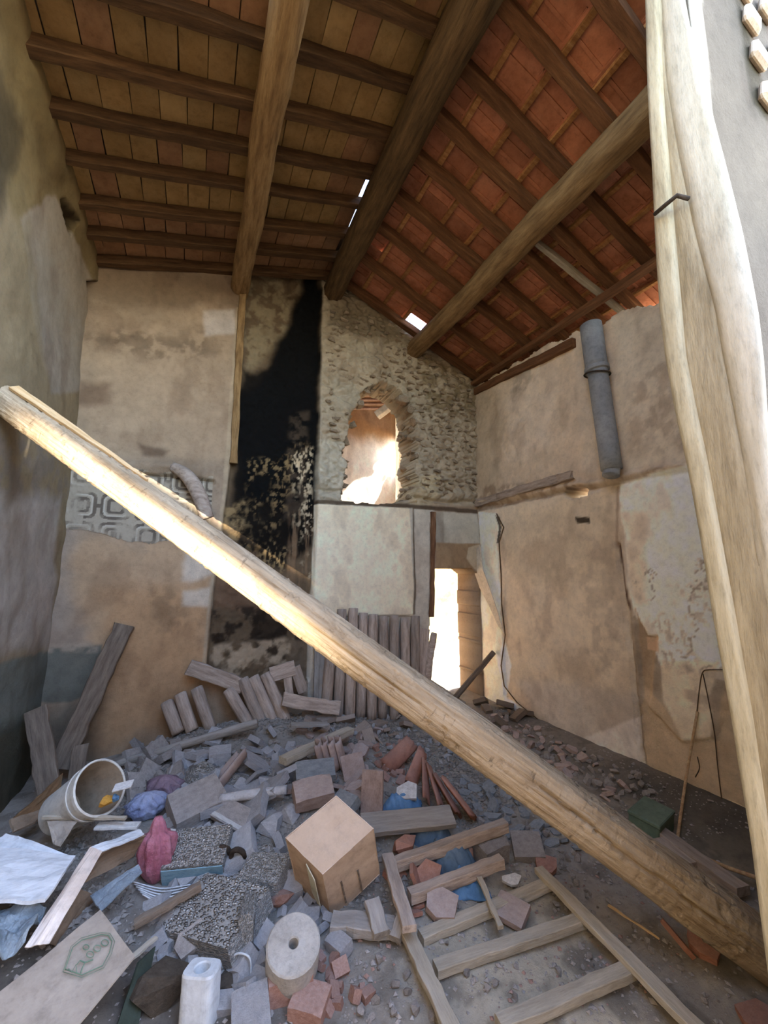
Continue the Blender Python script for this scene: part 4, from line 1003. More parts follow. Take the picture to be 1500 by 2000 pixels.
for i, (a, b) in enumerate((((326, 1372), (348, 1432)), ((352, 1356), (376, 1428)), ((384, 1344), (412, 1424)))):
    o = pole('half_round_post', ony(*b, 4.14), ony(*a, 4.30), .052, OLDW, up=(0, 1, 0), nl=10, nr=10, square=.5, rough=.05); tag(o, 'short half round post against the ochre wall, %s of three from the left' % ORD[i], 'post', 'three short posts left of the flue')
for i, (a, b) in enumerate((((446, 1347), (492, 1426)), ((474, 1326), (518, 1432)), ((494, 1322), (542, 1430)), ((518, 1316), (560, 1412)))):
    o = pole('half_round_post', ony(*b, 4.05), ony(*a, 4.25), .054, OLDW, up=(0, 1, 0), nl=10, nr=10, square=.55, rough=.05); tag(o, 'slanting half round post under the black flue, %s of four from the left' % ORD[i], 'post', 'fan of four slanting posts')
tag(plank('cross_board', ony(368, 1302, 4.24), ony(474, 1340, 4.24), .13, .05, OLDW, (0, -1, 0), n=10, jit=.006), 'thick board slanting behind the fan of posts at the flue foot', 'board')
bc = empty('broken_crate_corner', ony(560, 1330, 4.2)); tag(bc, 'broken corner of a wooden crate propped under the flue', 'crate')
for a, b, w_ in (((528, 1318), (576, 1304), .14), ((576, 1302), (592, 1352), .10), ((560, 1310), (566, 1360), .08)):
    o = plank('crate_board', ony(*a, 4.22), ony(*b, 4.2), w_, .025, OLDW, (0, -1, 0), n=4); tochild(o, bc)
tag(plank('short_beam', ony(552, 1366, 4.0), ony(662, 1384, 3.95), .12, .06, OLDW, (0, -1, .3), n=10, jit=.007), 'short thick plank lying at the left foot of the split posts', 'board')
tag(plank('leaning_beam', ony(116, 1500, 4.02), ony(243, 1222, 4.34), .15, .12, DARKW, (0, -1, 0), n=14, jit=.008), 'dark squared beam leaning on the back wall near the left corner', 'beam')
tag(plank('thin_plank', ony(98, 1560, 3.6), ony(70, 1385, 3.9), .13, .03, DARKW, (0, -1, 0), n=10, jit=.006), 'dark brown plank leaning in the left corner beside the big squared beam', 'board')
tag(plank('stub_board', ony(150, 1520, 3.9), ony(158, 1455, 4.0), .10, .03, DARKW, (0, -1, 0), n=5, jit=.006), 'short stub of board standing behind the white bucket', 'board')
tag(tube_path('curved_joist_stub', curve([ony(338, 912, 4.38), ony(366, 930, 4.30), ony(388, 965, 4.26), ony(405, 1012, 4.25)], 20), lambda t: .05+.022*math.sin(2.6*t), OLDW, nr=12), 'curved broken joist stub hanging from the back wall over the printed border', 'beam')
q0, q1 = onx(28, 757, XL+.06), logpt(288, 938, .02)
tag(plank('split_lath', q0, q1, .055, .02, FRESH, (.3, -.8, .5), n=12, taper=.75, jit=.003), 'bright fresh split lath lying along the top of the fallen log', 'lath')
tag(pole('crusted_pole', at(226, 1492, .06), ony(503, 1412, 3.75), lambda t: .026+.010*t, GREYW, nl=30, rough=.1), 'long pole crusted with white mortar lying below the short posts', 'pole')
tag(pole('door_stick', ony(886, 1366, 4.2), onx(964, 1274, XR-.06), .033, DARKW, nl=10, rough=.06), 'dark round stick leaning into the corner right of the doorway', 'pole')
for i, (a, b) in enumerate((((840, 1330), (905, 1372)), ((850, 1350), (925, 1388)))):
    tag(plank('sill_board', ony(*a, 4.36-.1*i), ony(*b, 4.30-.1*i), .10, .04, PALEW, (0, 0, 1), n=6), ('yellowish board lying across the sill of the bright doorway', 'split board in front of the sill of the bright doorway')[i], 'board')
# right side: cane, planks, green box, wires
tag(plank('floor_plank', at(1285, 1622, .06), at(1452, 1742, .05), .085, .045, OLDW, n=10), 'grey plank on the floor between the fallen log and the right wall', 'board')
tag(plank('floor_plank', at(1288, 1645, .05), at(1352, 1695, .05), .12, .05, OLDW, n=6), 'short thick board end tucked under the grey plank by the right wall', 'board')
cn = [at(1322, 1645, .02), onx(1340, 1520, 3.30), onx(1362, 1390, XR-.03)]
tag(tube_path('cane', curve(cn, 16), .009, CANE), 'thin reddish cane standing against the right wall near the frame post', 'cane')
tag(tube_path('cane', curve([at(1322, 1640, .02), at(1340, 1658, .06), at(1410, 1690, .06), at(1500, 1722, .05)], 16), .010, CANE), 'yellow bent cane lying on the floor towards the frame post', 'cane')
for i, pts in enumerate(([(1424, 1308), (1385, 1308), (1372, 1314), (1366, 1345), (1360, 1400)], [(1373, 1316), (1382, 1360), (1395, 1430), (1402, 1500), (1412, 1580)], [(1362, 1478), (1366, 1500), (1358, 1518)])):
    tag(tube_path('wire', curve([onx(x, y, XR-.022) for x, y in pts], 24), .0035, DARKC), ('dark wire looped from the frame post over the peeling right wall', 'long dark wire hanging down the right wall beside the cane', 'short curl of wire low on the right wall')[i], 'wire')
gb = empty('green_box', at(1272, 1600, 0)); tag(gb, 'dull green metal box lying by the right wall behind the log', 'box')
gc = Vector(at(1272, 1605, .06)); GO = Matrix.Translation(gc) @ orient(38, 0, 6)
for nm, sx, sy, sz, off in (('box_body', .26, .17, .10, (0, 0, 0)), ('box_lid', .27, .18, .025, (0, 0, .06))):
    o = link(nm, box_mesh(nm, sx, sy, sz, .006), GREENB, None, GO @ Matrix.Translation(off)); o.parent = gb; tochild(o, gb)
# ---------------------------------------------------------------- slatted frame at lower right
lad = empty('slatted_frame', at(960, 1860, 0)); tag(lad, 'pale wooden slatted frame like a ladder lying on the floor', 'ladder')
def gzp(px, py, z): return onz(px, py, z)
a0, a1 = onz(790, 1810, .10), onz(905, 2060, .10)
b0, b1 = onz(1052, 1698, .10), onz(1420, 2070, .10)
for (p, q) in ((a0, a1), (b0, b1)):
    o = plank('rail', p, q, .058, .026, PALEW, n=12, jit=.004); tochild(o, lad)
for (p, q) in (((822, 1832), (1082, 1722)), ((850, 1893), (1145, 1795)), ((975, 2005), (1235, 1893))):
    o = plank('slat', onz(*p, .072), onz(*q, .072), .055, .036, PALEW, n=10, jit=.003); tochild(o, lad)
tag(plank('frame_offcut', at(757, 1672, .08), at(800, 1815, .13), .06, .028, OLDW, n=8, jit=.004), 'dusty board leading from the cardboard box to the slatted frame', 'board')
tag(plank('propped_batten', at(770, 1690, .08), at(988, 1612, .16), .05, .055, OLDW, n=10, jit=.004), 'brown batten propped over the blue cloth, upper of the two', 'batten')
tag(plank('propped_batten', at(800, 1752, .06), at(980, 1682, .12), .05, .05, OLDW, n=10, jit=.004), 'brown batten lying below the grey blue cloth, lower of the two', 'batten')
tag(plank('stub_batten', at(726, 1760, .10), at(745, 1826, .06), .07, .03, GREYW, n=5), 'short pale board end standing right of the cardboard box', 'board')
tag(plank('stub_batten', at(792, 1772, .09), at(772, 1835, .05), .05, .03, GREYW, n=5), 'short grey batten beside the left rail of the slatted frame', 'board')
tag(plank('base_plank', at(648, 1800, .05), at(770, 1812, .04), .09, .04, GREYW, n=8, jit=.008), 'dusty plank lying under the front corner of the cardboard box', 'board')
tag(plank('thin_strip', at(936, 1715, .10), at(978, 1812, .06), .025, .015, PALEW, n=6), 'thin pale strip lying across the slats of the frame', 'strip')
tag(plank('straw_stick', at(1188, 1768, .02), at(1288, 1834, .02), .010, .006, FRESH, n=6), 'thin straw coloured stick on the dusty floor near the log', 'stick')
# ---------------------------------------------------------------- cardboard box in the middle
cr, cu, cf = Vector(_r), Vector(_u), Vector(_f)
V0 = Vector(at(630, 1708, .26)); D0 = (V0-Vector(OC)).dot(cf)
def deep(px, py, D): return Vector(OC+ray(px, py)*D)
e1 = deep(730, 1618, D0+.10)-V0                    # lid edge to the right
e2 = deep(557, 1636, D0+.08)-V0                    # lid edge to the left
e3 = deep(648, 1797, D0+.10)-V0                    # edge down to the floor
cb = empty('cardboard_box', V0); tag(cb, 'tilted closed brown cardboard box in the middle of the rubble', 'box')
def panel(nm, o, a, b, m, inset=0, **kw):
    o = quad(nm, [o, o+a, o+a+b, o+b], .004, m, cb, 6, **kw); tochild(o, cb); return o
panel('lid', V0, e1*.99, e2*.99, CARD, wob=.006)
panel('side_panel', V0, e3, e1, CARD, wob=.006, seed=2)
panel('side_panel', V0, e2, e3, CARD, wob=.008, seed=3)
panel('side_panel', V0+e1, e3, e2, CARD, seed=4)
panel('side_panel', V0+e2, e1, e3, CARD, seed=5)
panel('bottom_panel', V0+e3, e2, e1, CARD, seed=6)
k = panel('torn_flap', V0+e2*.42+e3*.05-cf*.012, e2*-.2+e3*.1-cu*.02, e3*.62, mat('pale_tape', [(.3, 'b9b49a'), (.7, 'd6d2bd')], 4, vary=0))
k['label'] = 'pale strip of tape peeling off the side'
for (s, t) in ((.28, .42), (.6, .5)):
    p = V0+e1*s+e3*t-(cr*.3+cf).normalized()*.008
    o = quad('tear', [p, p+e3*.5+e1*.02, p+e3*.5+e1*.05, p+e1*.03], .002, DARKW, cb, 2); tochild(o, cb)
# ---------------------------------------------------------------- round weight, ceramic block, bucket, bags
def lathe(name, prof, n, m, parent=None):
    v = []; f = []; k = len(prof)
    for j in range(n):
        a = 2*math.pi*j/n
        for r, z in prof: v.append((r*math.cos(a), r*math.sin(a), z))
    for j in range(n):
        for i in range(k-1):
            a = j*k+i; b = ((j+1) % n)*k+i; f.append((a, b, b+1, a+1))
    return link(name, mesh(name, v, f, False), m, parent)
o = lathe('round_weight', [(.018, -.06), (.098, -.06), (.104, -.054), (.104, .054), (.098, .06), (.022, .06), (.018, .055), (.018, -.06)], 44, mat('chalky_concrete', [(.25, '98928a'), (.5, 'b8b3ab'), (.8, 'cdc9c2')], 7, bmp=.6, bscale=30, vary=0))
put(o, 572, 1862, .10, 0, -6, 22, None, 'round concrete weight with a hole through its middle', 'weight')
block('footing_lump', 'chip', BRICK, 565, 1910, .03, (.17, .13, .09), 20, 0, 0, 'reddish lump of masonry under the round concrete weight')
def ceramic():
    bm = bmesh.new(); n = 32; a_, b_, h = .062, .045, .162
    def loop(fn, z): return [bm.verts.new((*fn(2*math.pi*k/n), z)) for k in range(n)]
    def sq(s): return lambda t: (a_*s*math.copysign(abs(math.cos(t))**.45, math.cos(t)), b_*s*math.copysign(abs(math.sin(t))**.45, math.sin(t)))
    def ci(r): return lambda t: (r*math.cos(t), r*math.sin(t))
    L = [loop(sq(.97), 0), loop(sq(1), .01), loop(sq(1), h-.008), loop(sq(.95), h), loop(ci(.030), h), loop(ci(.027), h-.005), loop(ci(.026), h-.08)]
    for A, B in zip(L, L[1:]):
        for k in range(n): bm.faces.new((A[k], A[(k+1) % n], B[(k+1) % n], B[k]))
    bm.faces.new(L[-1]); bm.faces.new(L[0][::-1])
    me = bpy.data.meshes.new('ceramic_block'); bm.to_mesh(me); bm.free(); return link('ceramic_block', me, PORC)
put(ceramic(), 388, 1999, 0, -8, 3, -6, None, 'white ceramic block with a round hole standing at the front of the rubble', 'block')
bk = empty('bucket'); tag(bk, 'dirty white plastic bucket lying on its side by the left wall', 'bucket')
o = lathe('bucket_wall', [(0, 0), (.112, 0), (.116, .01), (.142, .33), (.150, .335), (.150, .355), (.142, .36), (.138, .355), (.110, .012), (0, .012)], 40, BUCK, bk)
o = lathe('bucket_lining', [(0, .014), (.109, .014), (.1365, .352)], 40, BUCKI, bk)
o = lathe('bucket_band', [(.1385, .27), (.1445, .27), (.1455, .285), (.140, .285)], 40, BUCK, bk)
pb0 = at(116, 1588, .15); Dm = float((pb0-OC)@_f); pb1 = OC+ray(214, 1526)*(Dm-.07)
bk.matrix_world = Matrix.Translation(Vector(pb0)) @ (Vector(pb1)-Vector(pb0)).to_track_quat('Z', 'Y').to_matrix().to_4x4() @ Matrix.Scale(.93, 4)
mb = Vector(pb1)
for nm, m, d, s, lab in (('sponge', SPONGE, (.0, -.09), (.09, .06, .05), 'yellow sponge lying in the mouth of the white bucket'), ('plastic_scrap', BLUEC, (.045, -.075), (.035, .03, .05), 'small blue plastic scrap in the mouth of the white bucket'), ('white_card', WHITEP, (.085, -.01), (.09, .05, .03), 'white card scrap sticking out of the bucket mouth')):
    o = link(nm, rock(nm, 3, 18) if nm != 'white_card' else box_mesh(nm, 1, 1, .2, .02), m); o.matrix_world = Matrix.Translation(mb+cr*d[0]+cu*d[1]+cf*-.02) @ orient(10, 10, 20); o.scale = s; tag(o, lab, nm.split('_')[-1])
put(bag('plastic_bag', REDB, .15, .12, .30, 4, .25), 300, 1725, 0, 10, 0, 0, None, 'tied red plastic bag standing in front of the rubble', 'bag')
put(bag('plastic_bag', LILB, .22, .16, .15, 9), 285, 1600, 0, 20, 0, 0, None, 'crumpled lilac blue plastic bag behind the red bag', 'bag')
put(bag('plastic_bag', MAUB, .24, .16, .14, 15), 318, 1560, 0, 0, 0, 0, None, 'dusty mauve plastic bag at the back of the lilac one', 'bag')
for i in range(6):
    a = (258+i*4, 1722+i*5); b = (372-i*3, 1728+i*5)
    tag(tube_path('wire_rod', curve([at(*a, .04), at((a[0]+b[0])/2, (a[1]+b[1])/2+10+i, .03), at(*b, .05)], 10), .003, PORC, nr=6), 'thin pale rod below the red bag, %s from the back' % ORD[i], 'rod', 'pale rods below the red bag')
for i, (x, y) in enumerate(((437, 1668), (464, 1676))):
    tag(tube_path('rusty_ring', [Vector(at(x, y, .07))+cr*.035*math.cos(t)+(cu*.9-cf*.3)*.055*math.sin(t)+cf*.01*i for t in np.linspace(0, 6.283, 18)], .013, IRON), ('rusty iron ring standing right of the block with the blue face', 'second rusty ring, nearer the cardboard box')[i], 'ring')
# ---------------------------------------------------------------- cardboard, sheets and plastic at the left front
def P(px, py, z): return onz(px, py, z)
pc = [P(-60, 1990, .26), P(196, 1778, .30), P(264, 1872, .27), P(90, 2080, .22)]
pn = quad('printed_cardboard', pc, .006, CARDP, None, 10, .01, .012); tag(pn, 'dirty cardboard panel with a green printed emblem at the lower left', 'cardboard')
A_, B_, C2, D_ = (Vector(p) for p in pc)
nv = (B_-A_).cross(D_-A_).normalized(); nv = nv if nv.z > 0 else -nv
def inkpt(px, py):
    d = Vector(ray(px, py)); o_ = Vector(OC); t = (A_+nv*.018-o_).dot(nv)/d.dot(nv); return o_+d*t
EMB = [(127, 1893), (142, 1850), (160, 1836), (198, 1825), (212, 1827), (219, 1838), (214, 1860), (200, 1886), (160, 1904)]
def stroke(pts, r, closed=False):
    pp = [inkpt(*p) for p in pts]
    if closed: pp = pp+[pp[0]]
    o = tube_path('printed_line', pp, r, GREENP, pn, 6); return o
stroke(EMB, .0016, True)
stroke([(123, 1898), (139, 1848), (158, 1832), (198, 1821), (215, 1823), (224, 1838), (218, 1862), (203, 1890), (160, 1909)], .0008, True)
for (x, y, r) in ((205, 1841, 7), (190, 1852, 7), (176, 1864, 7), (168, 1850, 6)):
    stroke([(x+r*math.cos(t), y+r*.85*math.sin(t)) for t in np.linspace(0, 6.283, 14)[:-1]], .0014, True)
stroke([(182, 1874), (166, 1880), (160, 1892), (158, 1900)], .0022)
stroke([(166, 1880), (156, 1876), (150, 1884)], .0018)
stroke([(134, 1892), (140, 1899), (148, 1884), (150, 1900)], .0014)
for o in pn.children: tochild(o, pn)
tag(quad('foam_sheet', [P(-60, 1762, .41), P(88, 1760, .39), P(148, 1668, .41), P(-40, 1650, .44)], .012, PAPERW, None, 10, .0, .03), 'white foam sheet lying at the left edge', 'sheet')
tag(quad('foam_sheet', [P(-40, 1658, .39), P(140, 1672, .34), P(60, 1640, .40), P(12, 1628, .42)], .006, PAPERW, None, 6, .0, .02, 5), 'folded back edge of white packing at the far left', 'sheet')
tag(quad('plastic_sheet', [P(-80, 1900, .33), P(45, 1850, .32), P(92, 1764, .35), P(-60, 1768, .37)], .004, SHEETP, None, 26, .0, .12, 8), 'crumpled grey blue plastic sheet under the white foam', 'sheet')
kb = empty('crushed_box', P(170, 1740, .2)); tag(kb, 'crushed open cardboard box lying between the white foam and the red bag', 'box')
for nm, c, m, bl_ in (('pale_flap', [P(48, 1850, .30), P(96, 1842, .30), P(200, 1662, .42), P(176, 1655, .43)], CARDW, .02), ('pale_flap', [P(176, 1655, .43), P(200, 1662, .42), P(282, 1628, .40), P(270, 1620, .40)], PAPERW, .0),
                      ('box_side', [P(150, 1732, .30), P(196, 1664, .40), P(284, 1630, .38), P(262, 1672, .26)], CARDD, .03), ('box_side', [P(95, 1842, .28), P(150, 1735, .32), P(190, 1752, .20), P(110, 1850, .16)], CARDD, .0),
                      ('box_base', [P(110, 1850, .14), P(180, 1740, .16), P(285, 1680, .18), P(240, 1790, .12)], DARKW, .0), ('printed_flap', [P(196, 1782, .25), P(176, 1752, .26), P(270, 1690, .28), P(278, 1704, .27)], SHEETP, .0)):
    o = quad(nm, c, .005, m, kb, 8, bl_, .015, 3); tochild(o, kb)
tag(quad('paper_scrap', [P(92, 1602, .39), P(150, 1604, .40), P(118, 1655, .34), P(104, 1650, .34)], .004, CARDP, None, 5, .01, .02), 'small pinkish paper triangle in front of the bucket', 'paper')
tag(quad('brown_board', [P(16, 1604, .30), P(70, 1560, .32), P(118, 1512, .34), P(112, 1570, .22)], .012, mat('brown_hardboard', [(.3, '6b5138'), (.7, '8d6f50')], 3, vary=0), None, 6, .0, .02), 'brown hardboard scrap leaning behind the bucket at the far left', 'board')
tag(quad('brown_board', [P(16, 1604, .30), P(112, 1570, .22), P(64, 1612, .24), P(24, 1628, .26)], .012, CARDD, None, 6, .0, .02), 'brown board scrap lying in front of the hardboard at the far left', 'board')
tag(plank('thin_lath', P(84, 1596, .41), P(246, 1598, .40), .022, .012, PALEW, n=8), 'thin pale lath lying level in front of the bucket', 'lath')
tag(plank('white_strip', P(188, 1614, .36), P(272, 1612, .35), .05, .012, WHITEP, n=6), 'white painted strip under the thin pale lath', 'strip')
tag(plank('white_strip', P(300, 1622, .28), P(352, 1628, .27), .05, .014, WHITEP, n=6), 'white painted strip right of the red bag neck', 'strip')
tag(plank('dark_stick', at(262, 1806, .05), at(392, 1730, .14), .03, .03, DARKW, n=8), 'dark stick slanting from the front up to the pebbly slab', 'stick')
tag(plank('dark_stick', at(248, 1880, .05), at(305, 1830, .06), .022, .01, PALEW, n=6), 'pale sliver of wood right of the printed cardboard', 'stick')
# ---------------------------------------------------------------- larger chunks one by one
B = block
B('pebbly_slab', 'chip', AGG, 425, 1790, .06, (.27, .40, .09), 68, 12, -6, 'large slab of pebbly concrete in front of the blue faced block', 'slab', 11)
B('slab_edge', 'chip', AGG, 490, 1775, .07, (.06, .34, .14), 10, 0, -8, 'narrow pebbly slab standing on edge right of the large one', 'slab', 12)
bb = B('blue_faced_block', 'chip', AGG, 388, 1668, .07, (.30, .20, .12), 8, 0, 24, 'pebbly concrete block with a pale blue painted front face', 'block', 13)
f_ = link('painted_face', box_mesh('painted_face', .96, .02, .9, 0), CYAN, bb); f_.location = (0, -.505, -.03); f_['label'] = 'pale blue painted face'
B('pebbly_chunk', 'chip', AGG, 518, 1712, .06, (.22, .17, .10), -12, 4, 8, 'pebbly concrete chunk left of the cardboard box', 'slab', 14)
B('pebbly_chunk', 'rock', AGG, 392, 1512, .06, (.26, .2, .12), 30, 0, 14, 'pebbly chunk at the back of the heap below the crusted pole', 'slab', 15)
B('pebbly_chunk', 'rock', AGG, 455, 1525, .04, (.24, .14, .10), 20, 8, 10, 'pebbly lump inside the broken stone frame', 'slab', 16)
B('pebbly_chunk', 'rock', AGG, 528, 1658, .04, (.20, .12, .08), 5, 0, 10, 'flat pebbly lump touching the left side of the cardboard box', 'slab', 116)
B('tan_slab', 'chip', TANC, 385, 1568, .08, (.30, .22, .10), 42, 8, 22, 'flat tan mortar slab tilted in the middle of the heap', 'slab', 17)
B('tan_slab', 'chip', TANC, 360, 1602, .03, (.28, .09, .06), 40, 6, 10, 'long tan edge broken off below the tilted mortar slab', 'slab', 18)
B('white_edged_slab', 'chip', TANC, 458, 1594, .07, (.28, .13, .035), -28, -6, 26, 'grey slab with a white edge pointing down to the right', 'slab', 19)
B('white_edge', 'chip', WHITEP, 448, 1608, .055, (.28, .022, .03), -28, -6, 26, 'white strip of plaster along the lower side of the grey slab', 'slab', 20)
B('plaster_lump', 'rock', CONC, 535, 1612, .03, (.26, .22, .10), 30, 0, 6, 'broad light grey plaster lump behind the cardboard box', 'slab', 21)
B('plaster_lump', 'rock', CONC, 565, 1590, .04, (.14, .12, .10), 70, 0, 6, 'small light grey lump touching the pinkish brick', 'slab', 22)
B('blue_grey_slab', 'chip', SLATE, 616, 1506, .10, (.27, .15, .05), 14, 0, 22, 'dark blue grey slab above the pinkish brick', 'slab', 23)
B('pinkish_brick', 'chip', TILEG, 612, 1548, .10, (.24, .15, .09), 22, 2, 22, 'large dusty pinkish brick behind the cardboard box', 'brick', 24)
B('blue_grey_brick', 'chip', SLATE, 676, 1566, .09, (.16, .09, .06), -38, 0, 28, 'small blue grey brick right of the pinkish one', 'brick', 25)
B('standing_tile', 'chip', TILEG, 727, 1548, .12, (.14, .03, .25), -8, 0, -14, 'smooth clay tile standing upright beside the white board', 'tile', 26)
B('clay_tile', 'chip', TILEG, 690, 1497, .10, (.16, .025, .16), 12, 10, -30, 'square clay tile leaning above the small blue grey brick', 'tile', 27)
B('clay_tile', 'shard', TILEG, 705, 1466, .08, (.16, .14, .025), 10, 20, 30, 'grey clay tile shard near the stacked pantiles', 'tile', 28)
B('clay_tile', 'shard', TILEG, 694, 1536, .06, (.16, .09, .025), 25, 10, 10, 'thin clay tile shard lying flat beside the standing tile', 'tile', 128)
for i in range(4):
    o = link('pantile', pantile('pantile', .20, .085, .085, .012, 130, i), TILEG)
    p = at(625+13*i, 1476-2*i, .10)
    o.matrix_world = Matrix.Translation(Vector(p)) @ orient(0, 0, 0) @ Euler((0, math.radians(74), math.radians(8))).to_matrix().to_4x4()
    tag(o, 'curved pantile in the nested row of four on the heap, %s from the left' % ORD[i], 'tile', 'four nested pantiles')
o = link('roof_pantile', pantile('roof_pantile', .30, .09, .08, .014, 160, 9), TILEG); put(o, 446, 1510, .10, 60, 30, 150, None, 'dark curved pantile standing inside the broken stone frame', 'tile')
B('grey_lump', 'chip', CONC, 430, 1476, .06, (.16, .12, .10), 20, 0, 10, 'squared grey lump left of the broken stone frame', 'rubble', 29)
sf = empty('broken_stone_frame', at(500, 1490, 0)); tag(sf, 'broken angle of a mortar crusted frame in the heap', 'frame')
for a, b, w_ in (((442, 1450), (556, 1498), .09), ((560, 1488), (512, 1546), .10)):
    o = plank('frame_piece', at(*a, .16), at(*b, .13), w_, .055, CONC, n=8, jit=.012); tochild(o, sf); o.parent = sf
tag(pole('crusted_rod', at(430, 1560, .10), at(560, 1542, .12), .026, CONC, nl=16, rough=.08), 'thick crusted rod lying below the broken stone frame', 'pole')
tag(plank('pale_plank', at(552, 1486, .12), at(684, 1426, .16), .085, .045, PALEW, n=10, jit=.005), 'pale split plank slanting up behind the nested pantiles', 'board')
tag(plank('thin_white_board', at(568, 1416, .12), at(640, 1414, .12), .09, .018, GREYW, n=6), 'thin white edged board in front of the short thick plank', 'board')
tag(plank('white_board', at(706, 1612, .09), at(884, 1594, .12), .13, .035, GREYW, (0, -.35, 1), n=8, jit=.002), 'thick smooth white board right of the cardboard box', 'board')
B('red_stone', 'rock', TERR2, 786, 1650, .06, (.20, .15, .11), 6, 0, 0, 'rounded reddish stone under the thick white board', 'stone', 31)
B('tan_block', 'chip', TANC, 958, 1660, .06, (.17, .13, .11), 28, 4, 8, 'squared tan stone block at the top of the slatted frame', 'stone', 32)
B('tan_flagstone', 'chip', TANC, 1030, 1655, .05, (.17, .15, .06), -8, 4, 22, 'flat tan flagstone beside the squared stone block', 'stone', 33)
B('pink_stone', 'rock', BRICK, 914, 1668, .05, (.10, .08, .08), 20, 0, 0, 'small pinkish stone left of the squared stone block', 'stone', 34)
B('tile_shard', 'shard', TERR2, 1068, 1690, .03, (.15, .10, .025), 30, 0, 10, 'pinkish tile shard at the upper end of the right rail', 'tile', 35)
B('tile_shard', 'shard', TERR2, 838, 1706, .06, (.13, .10, .02), 20, 20, 40, 'orange tile shard leaning over the lower batten', 'tile', 36)
B('tile_shard', 'shard', TERR2, 812, 1712, .06, (.10, .10, .02), 80, 0, 60, 'orange tile shard standing left of the leaning one', 'tile', 37)
B('grey_slab', 'shard', TILEG, 862, 1765, .05, (.18, .15, .03), 10, 4, 20, 'grey clay slab under the first slat of the frame', 'tile', 38)
B('grey_slab', 'chip', TILEG, 998, 1778, .04, (.15, .13, .025), -40, 0, 10, 'grey clay slab between the first and second slats', 'tile', 39)
B('white_scrap', 'shard', WHITEP, 998, 1718, .05, (.11, .06, .015), 20, 0, 20, 'white plaster scrap above the first slat', 'rubble', 40)
B('tile_shard', 'shard', TERR2, 1322, 1832, .04, (.16, .06, .02), 110, 20, 40, 'long terracotta shard leaning on the near side of the log', 'tile', 41)
B('tile_shard', 'shard', TERR2, 1376, 1850, .03, (.15, .12, .03), -20, 0, 14, 'broad terracotta shard near the lower right under the log', 'tile', 42)
B('tile_shard', 'shard', TERR2, 1480, 1985, .02, (.16, .10, .02), 20, 0, 10, 'terracotta shard in the bottom right corner', 'tile', 43)
B('white_tile', 'shard', WHITEP, 795, 1546, .10, (.13, .17, .02), 80, 30, 0, 'pale tile piece lying over the bright blue cloth', 'tile', 44)
B('flat_brick', 'chip', BRICK, 606, 1958, .03, (.13, .11, .05), -14, 0, 4, 'flat broken brick in front of the round weight', 'brick', 45)
B('grey_slab', 'chip', CONC, 490, 1978, .04, (.13, .15, .05), 20, 6, 8, 'grey slab end at the front right of the ceramic block', 'slab', 46)
SOIL = mat('dark_earth', [(.3, '3f362d'), (.7, '62574a')], 6, bmp=.8, vary=0, dust=.3, dustc='7d746a')
B('earth_clod', 'rock', SOIL, 312, 1925, .05, (.24, .2, .16), 20, 0, 0, 'dark brown lump of earth between the printed cardboard and the ceramic block', 'lump', 301)
B('earth_clod', 'rock', SOIL, 440, 1925, .02, (.14, .13, .08), 60, 0, 0, 'dark lump of earth right of the ceramic block', 'lump', 302)
B('tan_slab', 'shard', TANC, 372, 1838, .05, (.13, .11, .04), 30, 10, 30, 'tan stone flake above the ceramic block', 'stone', 303)
B('tan_slab', 'rock', TANC, 330, 1798, .04, (.16, .12, .09), 10, 0, 0, 'tan lump left of the large pebbly slab', 'stone', 304)
B('mortar_lump', 'rock', BRICK, 545, 1745, .05, (.15, .12, .10), 15, 0, 0, 'reddish mortar lump between the upright slab edge and the box', 'stone', 305)
B('stone_block', 'chip', CONC, 662, 1845, .03, (.10, .07, .05), -40, 0, 10, 'grey chip right above the brick chips', 'stone', 306)
tag(quad('dark_board', [P(225, 2010, .10), P(268, 1880, .20), P(300, 1850, .18), P(262, 2030, .06)], .01, mat('dark_green_board', [(.3, '2b332c'), (.7, '424b42')], 4, vary=0), None, 5, 0, .01), 'dark green board edge along the printed cardboard', 'board')
tag(tube_path('white_hook', curve([at(452, 1905, .03), at(455, 1870, .07), at(470, 1862, .08), at(488, 1872, .07), at(490, 1905, .02)], 18), .004, PORC), 'thin white bent wire behind the ceramic block', 'wire')
for i, (x, y, dx, tw, r) in enumerate(((812, 1500, 4, 60, 74), (828, 1528, 0, 84, 78), (846, 1540, 10, 100, 70), (868, 1555, 26, 118, 58), (892, 1562, 36, 128, 48), (780, 1474, 10, 30, 60))):
    o = link('roof_pantile', pantile('roof_pantile', .28, .10, .09, .013, 90, 20+i), TERR2)
    put(o, x, y, .09, tw, 30, r, None, 'broken orange roof tile in the leaning fan, %s from the left' % ORD[i] if i < 5 else 'pale orange tile piece lying behind the fan of roof tiles', 'tile', 'fan of broken roof tiles' if i < 5 else None)
cloth('blue_cloth', BLUEC, 785, 1572, .26, .16, .10, 0, 'bright blue cloth bunched behind the white board', 3)
cloth('blue_cloth', DENIM, 838, 1632, .28, .20, .10, 10, 'grey blue cloth showing below the thick white board', 4)
cloth('blue_cloth', DENIM, 880, 1682, .26, .26, .12, 30, 'dark grey blue cloth between the two propped battens', 5)
cloth('blue_cloth', BLUEC, 905, 1732, .24, .15, .09, 5, 'bright blue cloth bunched above the first slat', 6)
